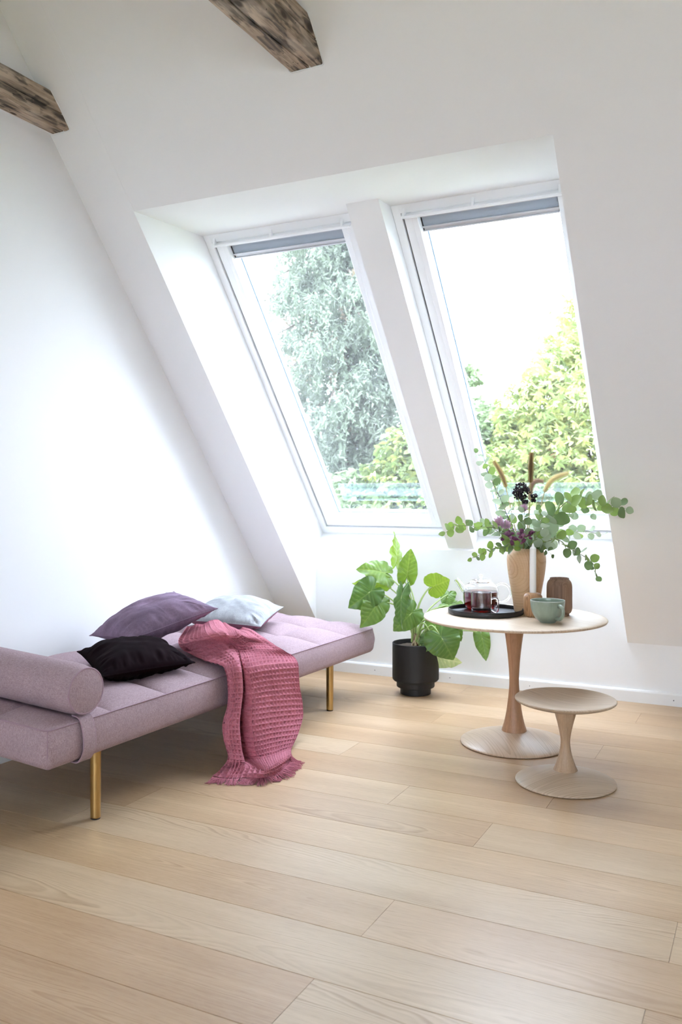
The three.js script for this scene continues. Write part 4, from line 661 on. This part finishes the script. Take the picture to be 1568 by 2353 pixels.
  flower('small pale pink flower just under the nearly black one', [[-.003,.295,.046],[.008,.385,.052],[.007,.460,.063]], (b) => { petals(b, V3(.007,.462,.063), V3(0.1, 0.5, 0.8), 22, 0.03, pink, 1.6); });
  const bud = (() => { const g = latheSmooth([[0, 0], [0.28, 0.15], [0.34, 0.45], [0.22, 0.8], [0, 1]], 12, 10); return g; })();
  flower('drooping cluster of dull purple buds over the vase mouth', [[.002,.296,.055],[.01,.326,.096],[.012,.345,.117]], (b) => {
    const m2 = std({ color: 0x6d3a58, roughness: 0.75 }), m3 = std({ color: 0x9a6a86, roughness: 0.75 });
    for (let k = 0; k < 46; k++) { const p = new THREE.Mesh(bud, k % 3 ? m2 : m3); p.name = 'bud'; const o = V3(rr(-0.075, 0.06), 0.345 + rr(-0.03, 0.025), 0.105 + rr(-0.03, 0.03)); p.position.copy(o); p.lookAt(0, 0, 0); p.rotation.set(rr(-2.6, -0.6), 0, rr(-1.4, 1.4)); p.scale.setScalar(rr(0.016, 0.026)); b.add(p); }
  });
}

// ------------------------------------------------------------------ garden outside
{
  const lawn = new THREE.CircleGeometry(60, 48); lawn.rotateX(-Math.PI / 2); lawn.translate(0, -5, 0);
  const grass = tex(256, 256, (u, v) => mixc(hex(0x6f8448), hex(0x8c9c5c), fbm(u * 20, v * 20, 600, 4)));
  const m = new THREE.Mesh(lawn, std({ map: rep(grass, 30, 30), roughness: 1 })); m.name = 'ground'; m.userData.kind = 'structure'; scene.add(m);
  const rF = V3(Math.cos(YAW), 0, -Math.sin(YAW)), fF = V3(-Math.sin(YAW), 0, -Math.cos(YAW));
  const outside = (right, up, ahead) => V3(0, EYE, 0).addScaledVector(rF, right).addScaledVector(fF, ahead).setY(up);   // metres right of, above the floor, ahead of the camera
  const bladeLeaf = (w, bend) => gridGeo(2, 4, (u, v) => V3((u - 0.5) * w * Math.pow(Math.sin(Math.PI * (0.06 + v * 0.94)), 0.8), v, bend * v * v - 0.15 * Math.pow(u - 0.5, 2) * w * 4));
  const leafy = (c) => phy({ color: c, roughness: 1, transmission: 0.4, thickness: 0, side: THREE.DoubleSide });
  const barkM = std({ color: 0x5d5248, roughness: 1 });
  function foliage(parent, geo, mat, count, place, tint) {
    const f = new THREE.InstancedMesh(geo, mat, count), mx = new THREE.Matrix4(), q = new THREE.Quaternion(), e = new THREE.Euler(), col = new THREE.Color();
    for (let k = 0; k < count; k++) { const { p, s, rot } = place(k); e.set(rot[0], rot[1], rot[2], 'YXZ'); mx.compose(p, q.setFromEuler(e), V3(s, s, s)); f.setMatrixAt(k, mx); const c = tint(k, p); f.setColorAt(k, col.setRGB(c[0], c[1], c[2])); }
    f.name = 'foliage'; f.userData.kind = 'stuff'; parent.add(f); return f;
  }
  { // conifer with hanging sprays
    const o = outside(0.05, -5, 11), t = thing('conifer_tree', 'tall blue green conifer with hanging sprays filling the left window', 'tree', o.toArray());
    part(t, 'trunk', tube([[0, 0, 0], [0.05, 5, 0], [0, 11.6, 0]], 0.22, 20, 8, 0.03), barkM);
    const spray = (() => { const l = []; for (let k = 0; k < 26; k++) { const g = bladeLeaf(0.2, 0.25); g.scale(0.10, 0.10 * rr(0.6, 1), 0.10); g.rotateX(rr(-1.2, 1.2)); g.rotateZ(rr(-1.0, 1.0)); g.translate(rr(-0.05, 0.05), k * 0.011, rr(-0.05, 0.05)); l.push(g); } const g = merge(l); g.rotateX(Math.PI); return g; })();
    const boughs = []; for (let k = 0; k < 190; k++) { const y = 1.2 + (k / 190) * 10.6, R = (1.22 * (1 - Math.pow(y / 12.6, 4)) + 0.05) * rr(0.72, 1.1), a = k * 2.399 + rr(-0.3, 0.3); boughs.push([y, R, a]); }
    const bl = boughs.filter((b, i) => i % 2 === 0).map(([y, R, a]) => tube([[0, y, 0], [Math.cos(a) * R * 0.5, y + 0.1 * R, Math.sin(a) * R * 0.5], [Math.cos(a) * R * 0.95, y - 0.12 * R, Math.sin(a) * R * 0.95]], 0.03, 6, 5, 0.008));
    const bm = part(t, 'boughs', merge(bl), barkM); bm.userData.kind = 'stuff';
    foliage(t, spray, leafy(0xffffff), 11000, () => { const [y, R, a] = boughs[Math.floor(rnd() * boughs.length)], f = Math.pow(rnd(), 0.6), w = 0.22 + 0.2 * (1 - f), p = V3(Math.cos(a) * R * f + rr(-w, w), y + 0.2 * R * f - 0.32 * R * f * f + rr(-0.16, 0.12), Math.sin(a) * R * f + rr(-w, w)); return { p, s: rr(0.55, 1.15), rot: [rr(-0.5, 0.5), rnd() * 6.28, rr(-0.5, 0.5)] }; }, () => { const k = rnd(), b = rr(0.7, 1.25); return k < 0.03 ? [0.22 * b, 0.16 * b, 0.10 * b] : [0.165 * b, 0.20 * b, 0.138 * b]; });
  }
  const lump = (blobs) => () => { let s = 0; for (const b of blobs) s += b[3] ** 2; let k = rnd() * s, i = 0; while ((k -= blobs[i][3] ** 2) > 0 && i < blobs.length - 1) i++; const [x, y, z, R] = blobs[i], d = V3(rr(-1, 1), rr(-1, 1), rr(-1, 1)); while (d.length() > 1) d.set(rr(-1, 1), rr(-1, 1), rr(-1, 1)); const l = d.length(), rr_ = Math.pow(l, 0.45) * (0.78 + 0.5 * fbm(d.x * 3 + i * 7, d.y * 3 + d.z * 2, 640, 3)); return V3(x, y, z).addScaledVector(d.divideScalar(l || 1), R * rr_); };
  function broadleaf(name, label, o, blobs, count, geo, size, tint, cat = 'tree') {
    const t = thing(name, label, cat, o.toArray()), at = lump(blobs); const top = blobs[0];
    part(t, 'trunk', tube([[0, 0, 0], [0.08, top[1] * 0.5, 0.05], [top[0] * 0.6, top[1], top[2] * 0.6]], cat === 'tree' ? 0.14 : 0.05, 12, 8, 0.03), barkM);
    const bl = blobs.map((b) => tube([[0.05, b[1] * 0.55, 0], [b[0] * 0.5, b[1] * 0.85, b[2] * 0.5], [b[0], b[1] + b[3] * 0.3, b[2]]], 0.035, 8, 5, 0.008)); const br = part(t, 'branches', merge(bl), barkM); br.userData.kind = 'stuff';
    foliage(t, geo, leafy(0xffffff), count, () => ({ p: at(), s: size * rr(0.7, 1.2), rot: [rr(0.9, 3.0), rnd() * 6.28, rr(-0.6, 0.6)] }), tint); return t;
  }
  const cluster = (n, w, sp) => { const l = []; for (let k = 0; k < n; k++) { const g = bladeLeaf(w, 0.2); g.rotateX(rr(-0.7, 0.7)); g.rotateZ((k / (n - 1) - 0.5) * sp); g.translate(0, k * 0.12, 0); l.push(g); } return merge(l); };
  const long = cluster(5, 0.36, 2.6), oval = cluster(6, 0.6, 3.0);
  const lime = () => { const b = rr(0.75, 1.25), k = rnd(); return k < 0.012 ? [0.42 * b, 0.27 * b, 0.12 * b] : k < 0.5 ? [0.40 * b, 0.42 * b, 0.13 * b] : [0.29 * b, 0.37 * b, 0.12 * b]; };
  const mid = () => { const b = rr(0.65, 1.25); return rnd() < 0.4 ? [0.33 * b, 0.37 * b, 0.10 * b] : [0.19 * b, 0.26 * b, 0.08 * b]; };
  const pale = () => { const b = rr(0.8, 1.25); return [0.26 * b, 0.34 * b, 0.17 * b]; };
  // blobs: metres right, up from the ground, nearer(+z local) ... local axes are the world's
  const B = (o, list) => list.map(([right, up, ahead, R]) => { const p = outside(right, up, ahead).sub(o); return [p.x, up + 5, p.z, R]; });
  let o = outside(3.0, -5, 9.5);
  broadleaf('broadleaf_tree', 'yellow green tree with long leaves crowding the right window', o, B(o, [[3.1, 1.9, 9.4, 1.15], [2.55, 1.15, 9.2, 0.75], [2.2, 1.9, 9.6, 0.5], [3.2, 3.0, 9.6, 0.75], [2.1, 1.15, 9.4, 0.6], [1.75, 1.2, 9.6, 0.42], [2.6, 2.35, 9.7, 0.4], [2.9, 0.3, 9.0, 0.9], [3.9, 2.2, 9.2, 1.1], [1.7, 0.75, 9.0, 0.5], [2.2, 0.6, 8.8, 0.6], [1.5, 0.3, 8.8, 0.5]]), 13000, long, 0.09, lime);
  o = outside(1.6, -5, 10.6);
  broadleaf('broadleaf_tree', 'small fresh green tree at the inner edge of the right window', o, B(o, [[1.8, 1.62, 10.4, 0.5], [1.5, 1.35, 10.2, 0.55], [2.2, 1.4, 10.6, 0.7], [1.8, 0.8, 10.2, 0.8], [1.74, 2.15, 11.2, 0.2], [1.66, 2.6, 11.4, 0.17]]), 3600, oval, 0.085, pale);
  o = outside(0.7, -5, 8.6);
  broadleaf('bush', 'yellow green bush at the foot of the left window beside the rafter', o, B(o, [[0.78, 1.42, 8.6, 0.40], [0.55, 1.12, 8.6, 0.36], [1.0, 1.2, 8.6, 0.5], [0.6, 0.65, 8.4, 0.5], [1.0, 0.4, 8.4, 0.6]]), 3800, oval, 0.075, mid, 'bush');
  o = outside(-0.1, -5, 8.9);
  broadleaf('bush', 'pale hazy green bush at the lower corner of the left window', o, B(o, [[0.1, 0.9, 8.9, 0.42], [-0.1, 0.6, 8.9, 0.5], [0.3, 0.5, 8.7, 0.45], [-0.5, 0.6, 9.2, 0.6]]), 2600, oval, 0.075, pale, 'bush');
  o = outside(1.8, -5, 12.5);
  broadleaf('hedge', 'low green hedge along the bottom of both windows', o, B(o, [[-1, 0.1, 12.5, 1.1], [0.3, 0.2, 12.4, 1.1], [1.5, 0.2, 12.5, 1.1], [2.8, 0.2, 12.5, 1.1], [4.0, 0.2, 12.5, 1.1], [5.2, 0.4, 12.5, 1.2], [-2.2, 0.1, 12.5, 1.1]]), 5200, oval, 0.13, mid, 'hedge');
}
{ // dried rain drops on the outside of the left pane
  const w = scene.getObjectByName('window_1'), N = 900, d = new THREE.InstancedMesh(new THREE.SphereGeometry(1, 6, 4), phy({ color: 0xffffff, roughness: 0.6, transmission: 0.5, thickness: 0 }), N), m = new THREE.Matrix4();
  for (let k = 0; k < N; k++) { const s = rr(0.0006, 0.0016), y = lerp(0.6, 2.22, Math.sqrt(rnd())); m.makeScale(s, s, s * 0.4).setPosition(rr(-2.41, -1.80), y, -0.4945); d.setMatrixAt(k, m); }
  d.name = 'rain_drops'; d.userData.kind = 'stuff'; w.add(d);
}
// glass guard outside along the foot of the two windows
{
  const t = onSlope(tag(new THREE.Group(), 'low clear glass guard rail outside across the foot of both windows', 'glass guard')); t.name = 'glass_guard'; scene.add(t);
  const g = phy({ color: 0xe2eef0, roughness: 0.06, transmission: 1, thickness: 0, side: THREE.DoubleSide });
  for (const a of [W1, W2]) { const p = box(a[0] + 0.10, a[1] - 0.10, 0.44, 0.575, -0.62, -0.614, 0.001); part(t, 'glass_panel', p, g); for (const f of [0.2, 0.8]) { const x = lerp(a[0], a[1], f); part(t, 'clip', box(x - 0.012, x + 0.012, 0.44, 0.458, -0.63, -0.605, 0.002), M.paint); } }
}

scene.traverse((o) => { if (o.isMesh) { o.castShadow = true; o.receiveShadow = true; } });
renderer.render(scene, camera);
